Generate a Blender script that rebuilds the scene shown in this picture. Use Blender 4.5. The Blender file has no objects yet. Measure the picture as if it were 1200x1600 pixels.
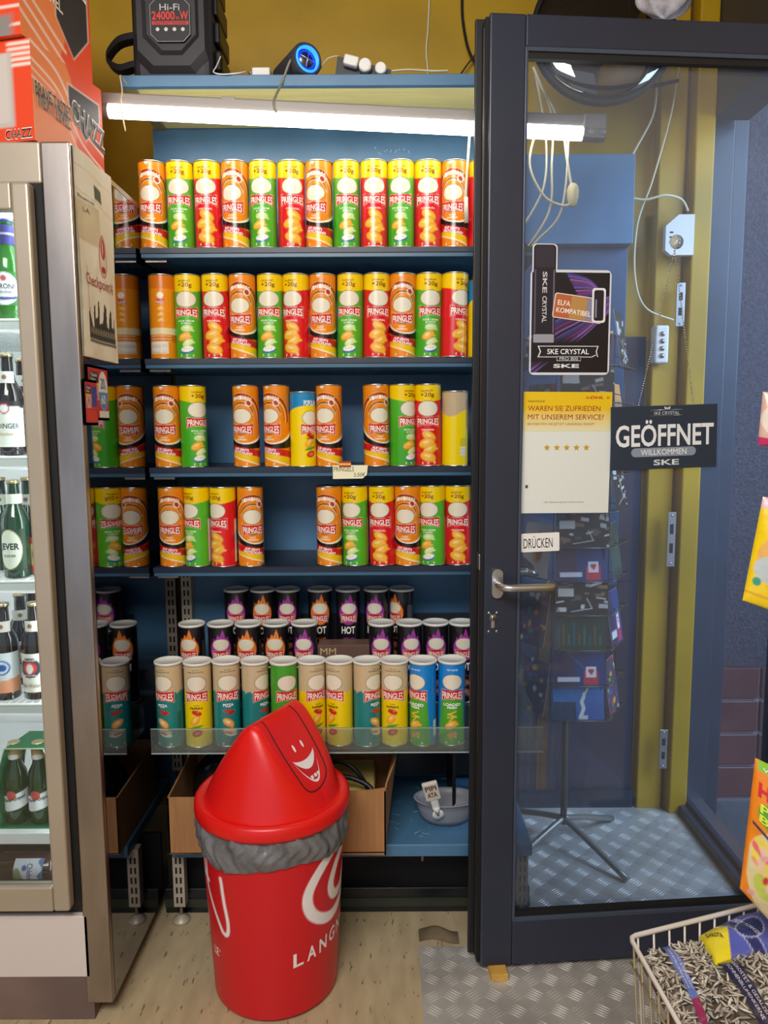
import bpy, bmesh, math, random
import numpy as np
from mathutils import Vector, Matrix, Euler
from mathutils.geometry import tessellate_polygon

# ------------------------------------------------------------------ camera, world, light, exposure
scene = bpy.context.scene
C = scene.collection
CAM_Z, PITCH, ROLL, FPX = 1.41, 6.5, -0.3, 1155.0
cam_d = bpy.data.cameras.new('camera'); cam = bpy.data.objects.new('camera', cam_d); C.objects.link(cam)
scene.camera = cam
cam_d.sensor_fit = 'VERTICAL'; cam_d.sensor_height = 36.0; cam_d.sensor_width = 27.0
cam_d.lens = FPX/1600*36.0
cam_d.clip_start = 0.02; cam_d.clip_end = 60
CAMR = (Matrix.Rotation(math.radians(90-PITCH), 3, 'X') @ Matrix.Rotation(math.radians(ROLL), 3, 'Z'))
cam.matrix_world = Matrix.Translation((0, 0, CAM_Z)) @ CAMR.to_4x4()
CO = Vector((0, 0, CAM_Z))

world = bpy.data.worlds.new('world'); scene.world = world; world.use_nodes = True
bg = world.node_tree.nodes['Background']
bg.inputs['Color'].default_value = (0.70, 0.82, 1.0, 1); bg.inputs['Strength'].default_value = 0.5

def area(name, loc, target, sx, sy, power, col=(1, 1, 1)):
    l = bpy.data.lights.new(name, 'AREA'); l.shape = 'RECTANGLE'; l.size = sx; l.size_y = sy
    l.energy = power; l.color = col
    o = bpy.data.objects.new(name, l); C.objects.link(o); o.location = loc
    o.rotation_euler = (Vector(target)-Vector(loc)).to_track_quat('-Z', 'Y').to_euler()
    return o
area('unseen_room_fill', (-0.5, -0.6, 2.85), (-0.2, 1.6, 0.6), 1.4, 1.0, 64, (1.0, 0.95, 0.88))  # unseen soft fill behind the camera, added to lift the room's ambient light
area('doorway_daylight', (2.6, 1.2, 2.3), (1.0, 1.9, 0.2), 1.4, 2.0, 85, (0.52, 0.73, 1.0))

scene.view_settings.view_transform = 'Standard'; scene.view_settings.look = 'None'
scene.view_settings.gamma = 1.0; scene.view_settings.use_curve_mapping = False
scene.view_settings.exposure = 0.36

# ------------------------------------------------------------------ points of the place seen in a direction
def ray(px, py):
    return CAMR @ Vector(((px-600)/FPX, (800-py)/FPX, -1.0))
def atY(px, py, Y):
    d = ray(px, py); return CO + d*(Y/d.y)
def atZ(px, py, Z=0.0):
    d = ray(px, py); return CO + d*((Z-CAM_Z)/d.z)
def atX(px, py, X):
    d = ray(px, py); return CO + d*(X/d.x)
def zY(py, Y, px=450): return atY(px, py, Y).z
def atPlane(px, py, p, n):
    d = ray(px, py); return CO + d*((p-CO).dot(n)/d.dot(n))

# ------------------------------------------------------------------ colours and materials
def lin(h):
    if not isinstance(h, str): return tuple(h)
    h = h.lstrip('#'); v = [int(h[i:i+2], 16)/255 for i in (0, 2, 4)]
    return tuple(c/12.92 if c <= 0.04045 else ((c+0.055)/1.055)**2.4 for c in v)
MATS = {}
def mat(name, col, rough=0.5, metal=0.0, noise=0.0, nscale=20, bump=0.0, bscale=60, coat=0.0, emis=0.0, trans=0.0, stretch=None):
    if name in MATS: return MATS[name]
    m = bpy.data.materials.new(name); m.use_nodes = True; MATS[name] = m
    nt = m.node_tree; b = nt.nodes['Principled BSDF']; c = lin(col)
    b.inputs['Base Color'].default_value = (*c, 1); b.inputs['Roughness'].default_value = rough
    b.inputs['Metallic'].default_value = metal; b.inputs['Coat Weight'].default_value = coat
    b.inputs['Transmission Weight'].default_value = trans
    if emis: b.inputs['Emission Color'].default_value = (*c, 1); b.inputs['Emission Strength'].default_value = emis
    if noise or bump:
        tc = nt.nodes.new('ShaderNodeTexCoord'); mp = nt.nodes.new('ShaderNodeMapping')
        if stretch: mp.inputs['Scale'].default_value = stretch
        nt.links.new(tc.outputs['Object'], mp.inputs['Vector'])
    if noise:
        n = nt.nodes.new('ShaderNodeTexNoise'); n.inputs['Scale'].default_value = nscale; n.inputs['Detail'].default_value = 6
        nt.links.new(mp.outputs['Vector'], n.inputs['Vector'])
        r = nt.nodes.new('ShaderNodeValToRGB')
        r.color_ramp.elements[0].position = 0.32; r.color_ramp.elements[1].position = 0.68
        r.color_ramp.elements[0].color = (*[max(0, x*(1-noise)) for x in c], 1)
        r.color_ramp.elements[1].color = (*[min(1, x*(1+noise)) for x in c], 1)
        nt.links.new(n.outputs['Fac'], r.inputs['Fac']); nt.links.new(r.outputs['Color'], b.inputs['Base Color'])
    if bump:
        n = nt.nodes.new('ShaderNodeTexNoise'); n.inputs['Scale'].default_value = bscale; n.inputs['Detail'].default_value = 4
        nt.links.new(mp.outputs['Vector'], n.inputs['Vector'])
        bn = nt.nodes.new('ShaderNodeBump'); bn.inputs['Strength'].default_value = bump; bn.inputs['Distance'].default_value = 0.004
        nt.links.new(n.outputs['Fac'], bn.inputs['Height']); nt.links.new(bn.outputs['Normal'], b.inputs['Normal'])
    return m
def print_mat(name, rough=0.4, coat=0.0, alpha=None, bump=0.0):
    """ink laid on a surface: the colour is stored with the surface"""
    if name in MATS: return MATS[name]
    m = bpy.data.materials.new(name); m.use_nodes = True; MATS[name] = m
    nt = m.node_tree; b = nt.nodes['Principled BSDF']
    a = nt.nodes.new('ShaderNodeAttribute'); a.attribute_name = 'Col'
    nt.links.new(a.outputs['Color'], b.inputs['Base Color'])
    b.inputs['Roughness'].default_value = rough; b.inputs['Coat Weight'].default_value = coat
    b.inputs['Coat Roughness'].default_value = 0.15
    if alpha: b.inputs['Alpha'].default_value = alpha
    if bump:
        n = nt.nodes.new('ShaderNodeTexNoise'); n.inputs['Scale'].default_value = 25
        tc = nt.nodes.new('ShaderNodeTexCoord'); nt.links.new(tc.outputs['Object'], n.inputs['Vector'])
        bn = nt.nodes.new('ShaderNodeBump'); bn.inputs['Strength'].default_value = bump; bn.inputs['Distance'].default_value = 0.01
        nt.links.new(n.outputs['Fac'], bn.inputs['Height']); nt.links.new(bn.outputs['Normal'], b.inputs['Normal'])
    return m
def thin_glass(name, tint=(1, 1, 1), refl=1.0, rough=0.0, haze=0.0, hazecol=(.6, .7, .85)):
    if name in MATS: return MATS[name]
    m = bpy.data.materials.new(name); m.use_nodes = True; MATS[name] = m
    nt = m.node_tree; nt.nodes.clear()
    out = nt.nodes.new('ShaderNodeOutputMaterial'); t = nt.nodes.new('ShaderNodeBsdfTransparent')
    g = nt.nodes.new('ShaderNodeBsdfGlossy'); f = nt.nodes.new('ShaderNodeFresnel'); mx = nt.nodes.new('ShaderNodeMixShader')
    t.inputs['Color'].default_value = (*tint, 1); g.inputs['Roughness'].default_value = rough
    f.inputs['IOR'].default_value = 1.45
    mu = nt.nodes.new('ShaderNodeMath'); mu.operation = 'MULTIPLY'; mu.inputs[1].default_value = refl
    nt.links.new(f.outputs[0], mu.inputs[0]); nt.links.new(mu.outputs[0], mx.inputs[0])
    nt.links.new(t.outputs[0], mx.inputs[1]); nt.links.new(g.outputs[0], mx.inputs[2])
    last = mx
    if haze:
        d = nt.nodes.new('ShaderNodeBsdfDiffuse'); d.inputs['Color'].default_value = (*hazecol, 1)
        m2 = nt.nodes.new('ShaderNodeMixShader'); m2.inputs[0].default_value = haze
        nt.links.new(mx.outputs[0], m2.inputs[1]); nt.links.new(d.outputs[0], m2.inputs[2]); last = m2
    nt.links.new(last.outputs[0], out.inputs[0])
    return m

PRINT = print_mat('printed_paper', 0.5)
CANPRINT = print_mat('glossy_printed_can', 0.28, 0.25)
FILM = print_mat('glossy_printed_film', 0.22, 0.4, bump=0.5)
MBLUE = mat('blue_painted_metal', '#4C789C', 0.38, 0.0, noise=0.12, nscale=7)
MNAVY = mat('dark_navy_lip', '#1B2438', 0.4, noise=0.2, nscale=9)
MYEL = mat('ochre_yellow_wall_paint', '#B6900A', 0.45, noise=0.13, nscale=3, bump=0.15, bscale=30)
MPALE = mat('pale_yellow_board', '#F7E99A', 0.5, noise=0.08, nscale=5, stretch=(1, 20, 1))
MBLACK = mat('black_plastic', '#15151A', 0.42)
MRUB = mat('black_rubber', '#0A0A0C', 0.7)
MDOOR = mat('anthracite_door_paint', '#2A2F40', 0.32, noise=0.08, nscale=4)
MSTEEL = mat('brushed_stainless_steel', '#A89E98', 0.3, 1.0, noise=0.15, nscale=6, stretch=(3, 3, .6))
MALU = mat('satin_aluminium', '#C9C9CB', 0.3, 1.0)
MWHITE = mat('white_plastic', '#E8E6E2', 0.4)
MCREAM = mat('cream_cable', '#D9CFAE', 0.5)
MMIRROR = mat('polished_dark_side_sheet', '#84848A', 0.035, 1.0)

# ------------------------------------------------------------------ object helpers
def tag(o, label=None, cat=None, group=None, kind=None):
    if label: o['label'] = label
    if cat: o['category'] = cat
    if group: o['group'] = group
    if kind: o['kind'] = kind
    return o
def empty(name, loc, label=None, cat=None, group=None, rz=0.0):
    o = bpy.data.objects.new(name, None); C.objects.link(o); o.location = loc; o.rotation_euler = (0, 0, rz)
    o.empty_display_size = 0.05
    return tag(o, label, cat, group)
KIDS = {}
def link(o, parent=None):
    C.objects.link(o)
    if parent is not None:
        o.parent = parent; KIDS.setdefault(parent.name, []).append(o)
    return o
def copy_tree(o, parent=None):
    c = o.copy(); C.objects.link(c)
    if parent is not None: c.parent = parent
    for ch in KIDS.get(o.name, []):
        k = copy_tree(ch, c)
        KIDS.setdefault(c.name, []).append(k)
    return c

class MB:
    """collects shapes for one mesh; each shape may carry its own material"""
    def __init__(s): s.v = []; s.f = []; s.m = []; s.c = []; s.sm = []; s.mats = []
    def mi(s, m):
        if m not in s.mats: s.mats.append(m)
        return s.mats.index(m)
    def add(s, vs, fs, m, col=(1, 1, 1), smooth=False, M=None):
        o = len(s.v)
        if M is not None: vs = [M @ Vector(v) for v in vs]
        s.v.extend([tuple(v) for v in vs]); s.f.extend([tuple(i+o for i in f) for f in fs])
        k = s.mi(m); s.m.extend([k]*len(fs)); s.sm.extend([smooth]*len(fs))
        if len(col) == len(vs) and len(vs) != 3 and hasattr(col[0], '__len__'): s.c.extend([tuple(x) for x in col])
        else: s.c.extend([tuple(col)]*len(vs))
        return s
    def box(s, a, b, m, M=None, bev=0.0, col=(1, 1, 1)):
        x0, y0, z0 = [min(a[i], b[i]) for i in range(3)]; x1, y1, z1 = [max(a[i], b[i]) for i in range(3)]
        if bev <= 0:
            vs = [(x0,y0,z0),(x1,y0,z0),(x1,y1,z0),(x0,y1,z0),(x0,y0,z1),(x1,y0,z1),(x1,y1,z1),(x0,y1,z1)]
            fs = [(0,3,2,1),(4,5,6,7),(0,1,5,4),(1,2,6,5),(2,3,7,6),(3,0,4,7)]
            return s.add(vs, fs, m, col, False, M)
        bm = bmesh.new(); bmesh.ops.create_cube(bm, size=1)
        for v in bm.verts: v.co = Vector(((x0+x1)/2+v.co.x*(x1-x0), (y0+y1)/2+v.co.y*(y1-y0), (z0+z1)/2+v.co.z*(z1-z0)))
        bmesh.ops.bevel(bm, geom=list(bm.edges), offset=min(bev, .49*min(x1-x0, y1-y0, z1-z0)), segments=3, affect='EDGES', profile=.5)
        bm.verts.index_update()
        vs = [v.co.copy() for v in bm.verts]; fs = [tuple(v.index for v in f.verts) for f in bm.faces]; bm.free()
        return s.add(vs, fs, m, col, False, M)
    def tube(s, pts, r, m, n=8, M=None, smooth_path=0, closed=False, col=(1, 1, 1), caps=True):
        pts = [Vector(p) for p in pts]
        if smooth_path: pts = spline(pts, smooth_path)
        rs = r if hasattr(r, '__len__') else [r]*len(pts)
        vs = []; fs = []; N = len(pts); up = None
        for i, p in enumerate(pts):
            a = pts[(i-1) % N] if (i > 0 or closed) else p
            b = pts[(i+1) % N] if (i < N-1 or closed) else p
            t = (b-a).normalized() if (b-a).length > 1e-9 else Vector((0, 0, 1))
            if up is None: up = t.orthogonal().normalized()
            up = (up - t*up.dot(t)); up = up.normalized() if up.length > 1e-6 else t.orthogonal().normalized()
            w = t.cross(up)
            for k in range(n):
                q = 2*math.pi*k/n; vs.append(p+(up*math.cos(q)+w*math.sin(q))*rs[min(i, len(rs)-1)])
        for i in range(N if closed else N-1):
            j = (i+1) % N
            for k in range(n): fs.append((i*n+k, i*n+(k+1) % n, j*n+(k+1) % n, j*n+k))
        if not closed and caps: fs.append(tuple(range(n))[::-1]); fs.append(tuple((N-1)*n+k for k in range(n)))
        return s.add(vs, fs, m, col, True, M)
    def lathe(s, prof, m, n=40, M=None, cap0=True, cap1=True, col=(1, 1, 1), smooth=True, arc=None):
        vs = []; fs = []
        for r, z in prof:
            for k in range(n): q = 2*math.pi*k/n; vs.append((r*math.sin(q), -r*math.cos(q), z))
        for i in range(len(prof)-1):
            for k in range(n): fs.append((i*n+k, i*n+(k+1) % n, (i+1)*n+(k+1) % n, (i+1)*n+k))
        s.add(vs, fs, m, col, smooth, M)
        o = len(s.v)-len(vs)
        if cap0: s.f.append(tuple(o+k for k in range(n))[::-1]); s.m.append(s.mi(m)); s.sm.append(False)
        if cap1: s.f.append(tuple(o+(len(prof)-1)*n+k for k in range(n))); s.m.append(s.mi(m)); s.sm.append(False)
        return s
    def grid(s, fpos, nu, nv, m, fcol=None, closed=False, flip=False, smooth=True, M=None):
        """fpos(U, V) -> arrays; U, V in 0..1"""
        us = np.linspace(0, 1, nu+1)[:(-1 if closed else None)]; vs_ = np.linspace(0, 1, nv+1)
        U, V = np.meshgrid(us, vs_); X, Y, Z = fpos(U, V)
        P = np.stack([X+0*U, Y+0*U, Z+0*U], -1).reshape(-1, 3)
        cols = fcol(U, V).reshape(-1, 3) if fcol is not None else (1, 1, 1)
        n = len(us); fs = []
        for j in range(nv):
            for i in range(n if closed else n-1):
                a = j*n+i; b = j*n+(i+1) % n; c = (j+1)*n+(i+1) % n; d = (j+1)*n+i
                fs.append((a, b, c, d) if not flip else (d, c, b, a))
        return s.add([tuple(p) for p in P.tolist()], fs, m, cols.tolist() if fcol is not None else cols, smooth, M)
    def text(s, body, fn, m, col, bold=0.0):
        """fn(s, t) -> point, with s, t running 0..1 over the box the writing fills"""
        vs, fs = glyphs(body, bold); c = lin(col)
        return s.add([fn(a, b) for a, b in vs], fs, m, c, False)
    def poly(s, pts, fn, m, col):
        tri = tessellate_polygon([[Vector((p[0], p[1], 0)) for p in pts]])
        return s.add([fn(*p) for p in pts], [tuple(t) for t in tri], m, lin(col), False)
    def build(s, name, parent=None, loc=None, fixn=False):
        me = bpy.data.meshes.new(name); me.from_pydata(s.v, [], s.f)
        for mt in s.mats: me.materials.append(mt)
        me.polygons.foreach_set('material_index', s.m); me.polygons.foreach_set('use_smooth', s.sm)
        if any(mt.name in PRN for mt in s.mats):
            at = me.color_attributes.new('Col', 'FLOAT_COLOR', 'POINT')
            a = np.ones((len(s.v), 4), np.float32); a[:, :3] = np.array(s.c, np.float32); at.data.foreach_set('color', a.ravel())
        if fixn:
            bm = bmesh.new(); bm.from_mesh(me); bmesh.ops.recalc_face_normals(bm, faces=bm.faces); bm.to_mesh(me); bm.free()
        me.update()
        o = bpy.data.objects.new(name, me); link(o, parent)
        if loc is not None: o.location = loc
        return o
PRN = set(['printed_paper', 'glossy_printed_can', 'glossy_printed_film', 'matt_printed_cloth', 'printed_bin', 'clear_print', 'sign_print'])
def spline(pts, k):
    out = []; n = len(pts)
    for i in range(n-1):
        p0 = pts[max(0, i-1)]; p1 = pts[i]; p2 = pts[i+1]; p3 = pts[min(n-1, i+2)]
        for j in range(k):
            t = j/k
            out.append(0.5*((2*p1)+(p2-p0)*t+(2*p0-5*p1+4*p2-p3)*t*t+(3*p1-p0-3*p2+p3)*t**3))
    out.append(pts[-1]); return out
_G = {}
def glyphs(body, bold=0.0):
    key = (body, bold)
    if key in _G: return _G[key]
    cu = bpy.data.curves.new('writing', 'FONT'); cu.body = body; cu.offset = bold; cu.resolution_u = 3
    o = bpy.data.objects.new('writing', cu); C.objects.link(o)
    bpy.context.view_layer.update()
    me = bpy.data.meshes.new_from_object(o)
    bm = bmesh.new(); bm.from_mesh(me); bmesh.ops.triangulate(bm, faces=bm.faces); bm.verts.index_update()
    vs = [(v.co.x, v.co.y) for v in bm.verts]; fs = [tuple(v.index for v in f.verts) for f in bm.faces]
    bm.free(); bpy.data.objects.remove(o); bpy.data.curves.remove(cu); bpy.data.meshes.remove(me)
    xs = [v[0] for v in vs]; ys = [v[1] for v in vs]; x0, x1, y0, y1 = min(xs), max(xs), min(ys), max(ys)
    vs = [((x-x0)/(x1-x0), (y-y0)/(y1-y0)) for x, y in vs]
    fs2 = []
    for f in fs:   # keep the letters facing +
        a, b, c = [vs[i] for i in f]
        fs2.append(f if (b[0]-a[0])*(c[1]-a[1])-(b[1]-a[1])*(c[0]-a[0]) > 0 else f[::-1])
    _G[key] = (vs, fs2); return _G[key]

# ------------------------------------------------------------------ painting helpers (arrays of printed colour)
class Art:
    def __init__(s, X, Y, base):
        s.X = X; s.Y = Y; s.a = np.zeros(X.shape+(3,)); s.a[...] = lin(base); s.e = 0.0007
    def put(s, sd, col, e=None):
        w = np.clip(0.5-sd/(2*(e or s.e)), 0, 1)[..., None]; s.a = s.a*(1-w)+np.array(lin(col))*w; return s
    def ell(s, cx, cy, rx, ry, col, rot=0.0, inner=0.0):
        c, n = math.cos(rot), math.sin(rot); x = (s.X-cx)*c+(s.Y-cy)*n; y = -(s.X-cx)*n+(s.Y-cy)*c
        d = np.sqrt((x/rx)**2+(y/ry)**2)+1e-9; sd = (d-1)*min(rx, ry)
        if inner: sd = np.maximum(sd, (inner-d)*min(rx, ry))
        return s.put(sd, col)
    def rect(s, x0, y0, x1, y1, col, rot=0.0):
        cx, cy = (x0+x1)/2, (y0+y1)/2; c, n = math.cos(rot), math.sin(rot)
        x = (s.X-cx)*c+(s.Y-cy)*n; y = -(s.X-cx)*n+(s.Y-cy)*c
        return s.put(np.maximum(abs(x)-(x1-x0)/2, abs(y)-(y1-y0)/2), col)
    def band(s, f0, f1, col):   # between two curves of X
        return s.put(np.maximum(f0-s.Y, s.Y-f1), col)
    def line(s, pts, w, col):
        sd = np.full(s.X.shape, 9.0)
        for (ax, ay), (bx, by) in zip(pts[:-1], pts[1:]):
            dx, dy = bx-ax, by-ay; L = dx*dx+dy*dy+1e-12
            t = np.clip(((s.X-ax)*dx+(s.Y-ay)*dy)/L, 0, 1)
            sd = np.minimum(sd, np.hypot(s.X-ax-t*dx, s.Y-ay-t*dy))
        return s.put(sd-w/2, col)
    def chip(s, cx, cy, r, rot=0.0, c1='#F6B63A', c2='#D98512'):
        s.ell(cx, cy, r*1.05, r*.62, c2, rot); s.ell(cx-r*.05, cy+r*.05, r*.95, r*.5, c1, rot)
        s.ell(cx+r*.72*math.cos(rot-.35), cy+r*.72*math.sin(rot-.35), r*.5, r*.17, c1, rot-.5)
        return s.ell(cx-r*.1, cy+r*.14, r*.42, r*.15, '#FBD98A' if c1 == '#F6B63A' else '#F0F2D0', rot)
def crv(ctrl, k=8): return [tuple(p)[:2] for p in spline([Vector((a, b, 0)) for a, b in ctrl], k)]
# ================================================================== THE SETTING
def struct(name, mb, label=None):
    o = mb.build(name); o['kind'] = 'structure'
    if label: o['label'] = label
    return o
XM = -0.655            # polished right side of the drinks fridge
YS = 2.045            # front edge of the shelves
YB = 2.34             # back panel of the shelving
YW = 2.65             # yellow back wall
XR = 1.10             # doorway in the right hand wall

MFLOOR = mat('scuffed_beige_vinyl', '#B9A786', 0.45, noise=0.13, nscale=6, stretch=(5, 1.2, 1), bump=0.08, bscale=40)
def floor_marks():
    nt = MFLOOR.node_tree; b = nt.nodes['Principled BSDF']; src = b.inputs['Base Color'].links[0].from_socket
    tc = nt.nodes.new('ShaderNodeTexCoord'); mp = nt.nodes.new('ShaderNodeMapping'); mp.inputs['Scale'].default_value = (90, 22, 1)
    n = nt.nodes.new('ShaderNodeTexNoise'); n.inputs['Scale'].default_value = 1.0; n.inputs['Detail'].default_value = 2
    r = nt.nodes.new('ShaderNodeValToRGB'); r.color_ramp.elements[0].position = .30; r.color_ramp.elements[1].position = .35
    r.color_ramp.elements[0].color = (.25, .2, .16, 1); r.color_ramp.elements[1].color = (1, 1, 1, 1)
    mx = nt.nodes.new('ShaderNodeMix'); mx.data_type = 'RGBA'; mx.blend_type = 'MULTIPLY'; mx.inputs[0].default_value = 0.8
    nt.links.new(tc.outputs['Object'], mp.inputs['Vector']); nt.links.new(mp.outputs[0], n.inputs['Vector']); nt.links.new(n.outputs['Fac'], r.inputs['Fac'])
    nt.links.new(src, mx.inputs[6]); nt.links.new(r.outputs['Color'], mx.inputs[7]); nt.links.new(mx.outputs[2], b.inputs['Base Color'])
floor_marks()
m = MB(); m.box((-3, -1.5, -0.06), (XR+.06, YW+.1, 0.0), MFLOOR); struct('floor', m)
# checker plate sheet at the door
MPLATE = mat('worn_checker_plate', '#C6C2BC', 0.42, 0.4, noise=0.22, nscale=5, bump=0.1, bscale=20)
m = MB(); px0, px1, py0, py1 = 0.088, XR+.04, 0.7, YW-.02
m.box((px0, py0, 0.0), (px1, 1.87, 0.003), MPLATE); m.box((.36, 1.87, 0.0), (px1, py1, 0.003), MPLATE)
cell = 0.051
for i in range(int((px1-px0)/cell)):
    for j in range(int((py1-py0)/cell)):
        cx = px0+(i+.5)*cell; cy = py0+(j+.5)*cell
        if cy > 1.85 and cx < .38: continue
        sgn = 1 if (i+j) % 2 else -1; a = math.radians(35)*sgn
        for k in range(-2, 3):
            ox, oy = -math.sin(a)*k*.0078, math.cos(a)*k*.0078
            L = .019; W = .0021; dx, dy = math.cos(a), math.sin(a)
            if cx+ox-L < px0 or cx+ox+L > px1: continue
            vs = [(cx+ox-dx*L, cy+oy-dy*L, .003), (cx+ox+dy*W, cy+oy-dx*W, .003), (cx+ox+dx*L, cy+oy+dy*L, .003), (cx+ox-dy*W, cy+oy+dx*W, .003),
                  (cx+ox-dx*L*.5, cy+oy-dy*L*.5, .0048), (cx+ox+dx*L*.5, cy+oy+dy*L*.5, .0048)]
            m.add(vs, [(0, 1, 4), (1, 5, 4), (1, 2, 5), (2, 3, 5), (3, 4, 5), (3, 0, 4)], MPLATE)
o = struct('floor_plate', m)
m = MB(); m.box((-3, YW, 0), (XR, YW+.12, 3.1), MYEL); struct('wall_back', m)
m = MB(); m.box((-3.1, -1.5, 0), (-3, YW+.1, 3.1), MYEL); struct('wall_left', m)
m = MB(); m.box((-3, -1.5, 3.1), (XR+.1, YW+.1, 3.2), mat('grey_ceiling', '#8A8479', .8, noise=.1)); struct('ceiling', m)
# right hand wall: lintel over the doorway, jamb posts
m = MB()
m.box((XR, 1.86, 2.42), (XR+.12, YW-.06, 3.1), mat('dark_header_paint', '#252C3A', .4))
m.box((XR, -1.5, 0), (XR+.12, 1.80, 3.1), MYEL)
struct('wall_right', m)
MGROOVE = mat('brown_groove', '#5A3A12', .6, noise=.3, nscale=12)
m = MB()   # the yellow jamb is built up from posts and beads
m.box((.93, YW-.05, 0), (1.02, YW, 3.0), MYEL, bev=.006)
m.box((1.035, YW-.09, 0), (XR, YW, 3.0), MYEL, bev=.006)
m.box((1.02, YW-.03, 0), (1.035, YW, 3.0), MGROOVE)
struct('trim_1', m)
m = MB(); m.box((.43, YW-.03, 0), (.915, YW, 1.72), mat('dark_purple_panelling', '#322E42', .45, noise=.15, nscale=6), bev=.003); m.box((.56, YW-.034, 0), (.60, YW-.0295, 1.72), MGROOVE); m.box((.43, YW-.045, 0), (.915, YW-.028, .07), MNAVY); struct('trim_3', m, 'dark panelling behind the postcard rack')
def strike(px, y0, y1, lab):
    a = atY(px, y0, YW-.09); b = atY(px, y1, YW-.09); t = empty('strike_plate', (a.x, YW-.092, b.z), lab, 'strike plate')
    h = a.z-b.z; m = MB(); m.box((-.014, -.002, 0), (.014, .0015, h), MALU, bev=.0008); m.build('plate', t)
    for q in (.25, .6): m = MB(); m.box((-.006, -.0032, h*q), (.006, -.0018, h*(q+.18)), MRUB); m.build('slot', t)
    for q in (.06, .94): m = MB(); m.tube([(0, -.0035, h*q), (0, -.0015, h*q)], .004, MALU); m.build('screw', t)
strike(1064, 442, 510, 'metal strike plate high on the yellow door jamb')
strike(1050, 800, 885, 'metal strike plate halfway down the yellow door jamb')
strike(1037, 1140, 1200, 'metal strike plate near the foot of the yellow door jamb')
# threshold and outside
MSILL = mat('blue_grey_sill', '#2E4058', .35, .3, noise=.15, nscale=8)
m = MB(); m.box((XR-.03, 1.86, 0), (XR+.03, YW, .035), MSILL, bev=.006); m.box((XR+.03, 1.86, 0), (XR+.09, YW, .022), MALU, bev=.004); m.box((XR+.0, 1.86, .03), (XR+.02, YW, .05), MSILL, bev=.004)
struct('trim_2', m, 'grey door threshold')
MNB = mat('blue_black_shopfront_paint', '#26384E', .4, noise=.15, nscale=6)
MRENDER = mat('rough_dark_render', '#3A3C4E', .75, noise=.45, nscale=90, bump=1.0, bscale=110)
m = MB()
m.box((XR+.02, YW-.02, -.5), (XR+.10, YW+.1, 3.1), MNB, bev=.008); m.box((XR+.10, YW+.01, -.5), (XR+.16, YW+.1, 3.1), MNB, bev=.008)
m.box((XR+.16, YW+.03, .52), (2.6, YW+.12, 3.1), MRENDER)
m.box((XR+.12, YW+.03, -.6), (2.6, YW+.14, -.02), mat('grey_blue_plinth_render', '#56616F', .8, noise=.2, nscale=15, bump=.4))
MTILE = mat('dark_red_glazed_tile', '#5E3B44', .3, noise=.2, nscale=5); MGROUT = mat('grey_tile_grout', '#8A8796', .8)
m.box((XR+.14, YW+.045, -.02), (2.6, YW+.12, .54), MGROUT)
zz = .0; r = 0
while zz < .5:
    xx = XR+.15
    while xx < 2.5:
        m.box((xx, YW+.035, zz), (xx+.155, YW+.06, zz+.118), MTILE, bev=.003); xx += .165
    zz += .13; r += 1
struct('wall_outside', m)
m = MB(); m.box((XR+.06, -1.5, -.56), (6, 6, -.5), mat('grey_pavement', '#6E6C6A', .8, noise=.2)); struct('ground', m)

# ================================================================== CANS
CR = 0.0362; CH = 0.226
def cylmap(r):
    return lambda u, v, off=0.0: ((r+off)*math.sin(u/r), -(r+off)*math.cos(u/r), v)
def emblem(m, A_only, cy, w=.046, tcol='#FFFFFF'): pass
def banner_writing(m, H, r, y0, y1, w, word='PRINGLES', col='#FBF6EA', arch=.006, mt=None):
    cm = cylmap(r)
    def fn(s, t):
        u = (s-.5)*w; top = y1+.0018*(1-(2*s-1)**2)*-1; bot = y0+arch*(1-(2*s-1)**2)
        return cm(u, bot+(top-bot)*t, .00035)
    m.text(word, fn, mt or CANPRINT, col, .018)
def wr(m, r, word, cx, cy, w, h, col, bold=.02, rot=0.0, mt=None, off=.00035):
    if w/len(word) > .007: off = .00095
    cm = cylmap(r); c, n = math.cos(rot), math.sin(rot)
    m.text(word, lambda s, t: cm(cx+(s-.5)*w*c-(t-.5)*h*n, cy+(s-.5)*w*n+(t-.5)*h*c, off), mt or CANPRINT, col, bold)
def paint_banner(A, y0, y1, w, arch=.006, col='#D0141E', edge='#FBF6EA'):
    X = A.X; q = np.clip(2*X/w, -1.2, 1.2)
    for g, c in ((.0035, edge), (.0026, col)):
        top = y1+.002-.0018*(1-q**2)+g*.5; bot = y0-.002+arch*(1-q**2)-g*.5
        A.put(np.maximum(np.maximum(bot-A.Y, A.Y-top), abs(X)-w/2-g*.8), c)
def blank_emblem(A, cy, rx=.0300, ry=.0205): A.ell(0, cy, rx+.0012, ry+.0012, '#3A2410').ell(0, cy, rx, ry, '#E9E0CA')

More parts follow.
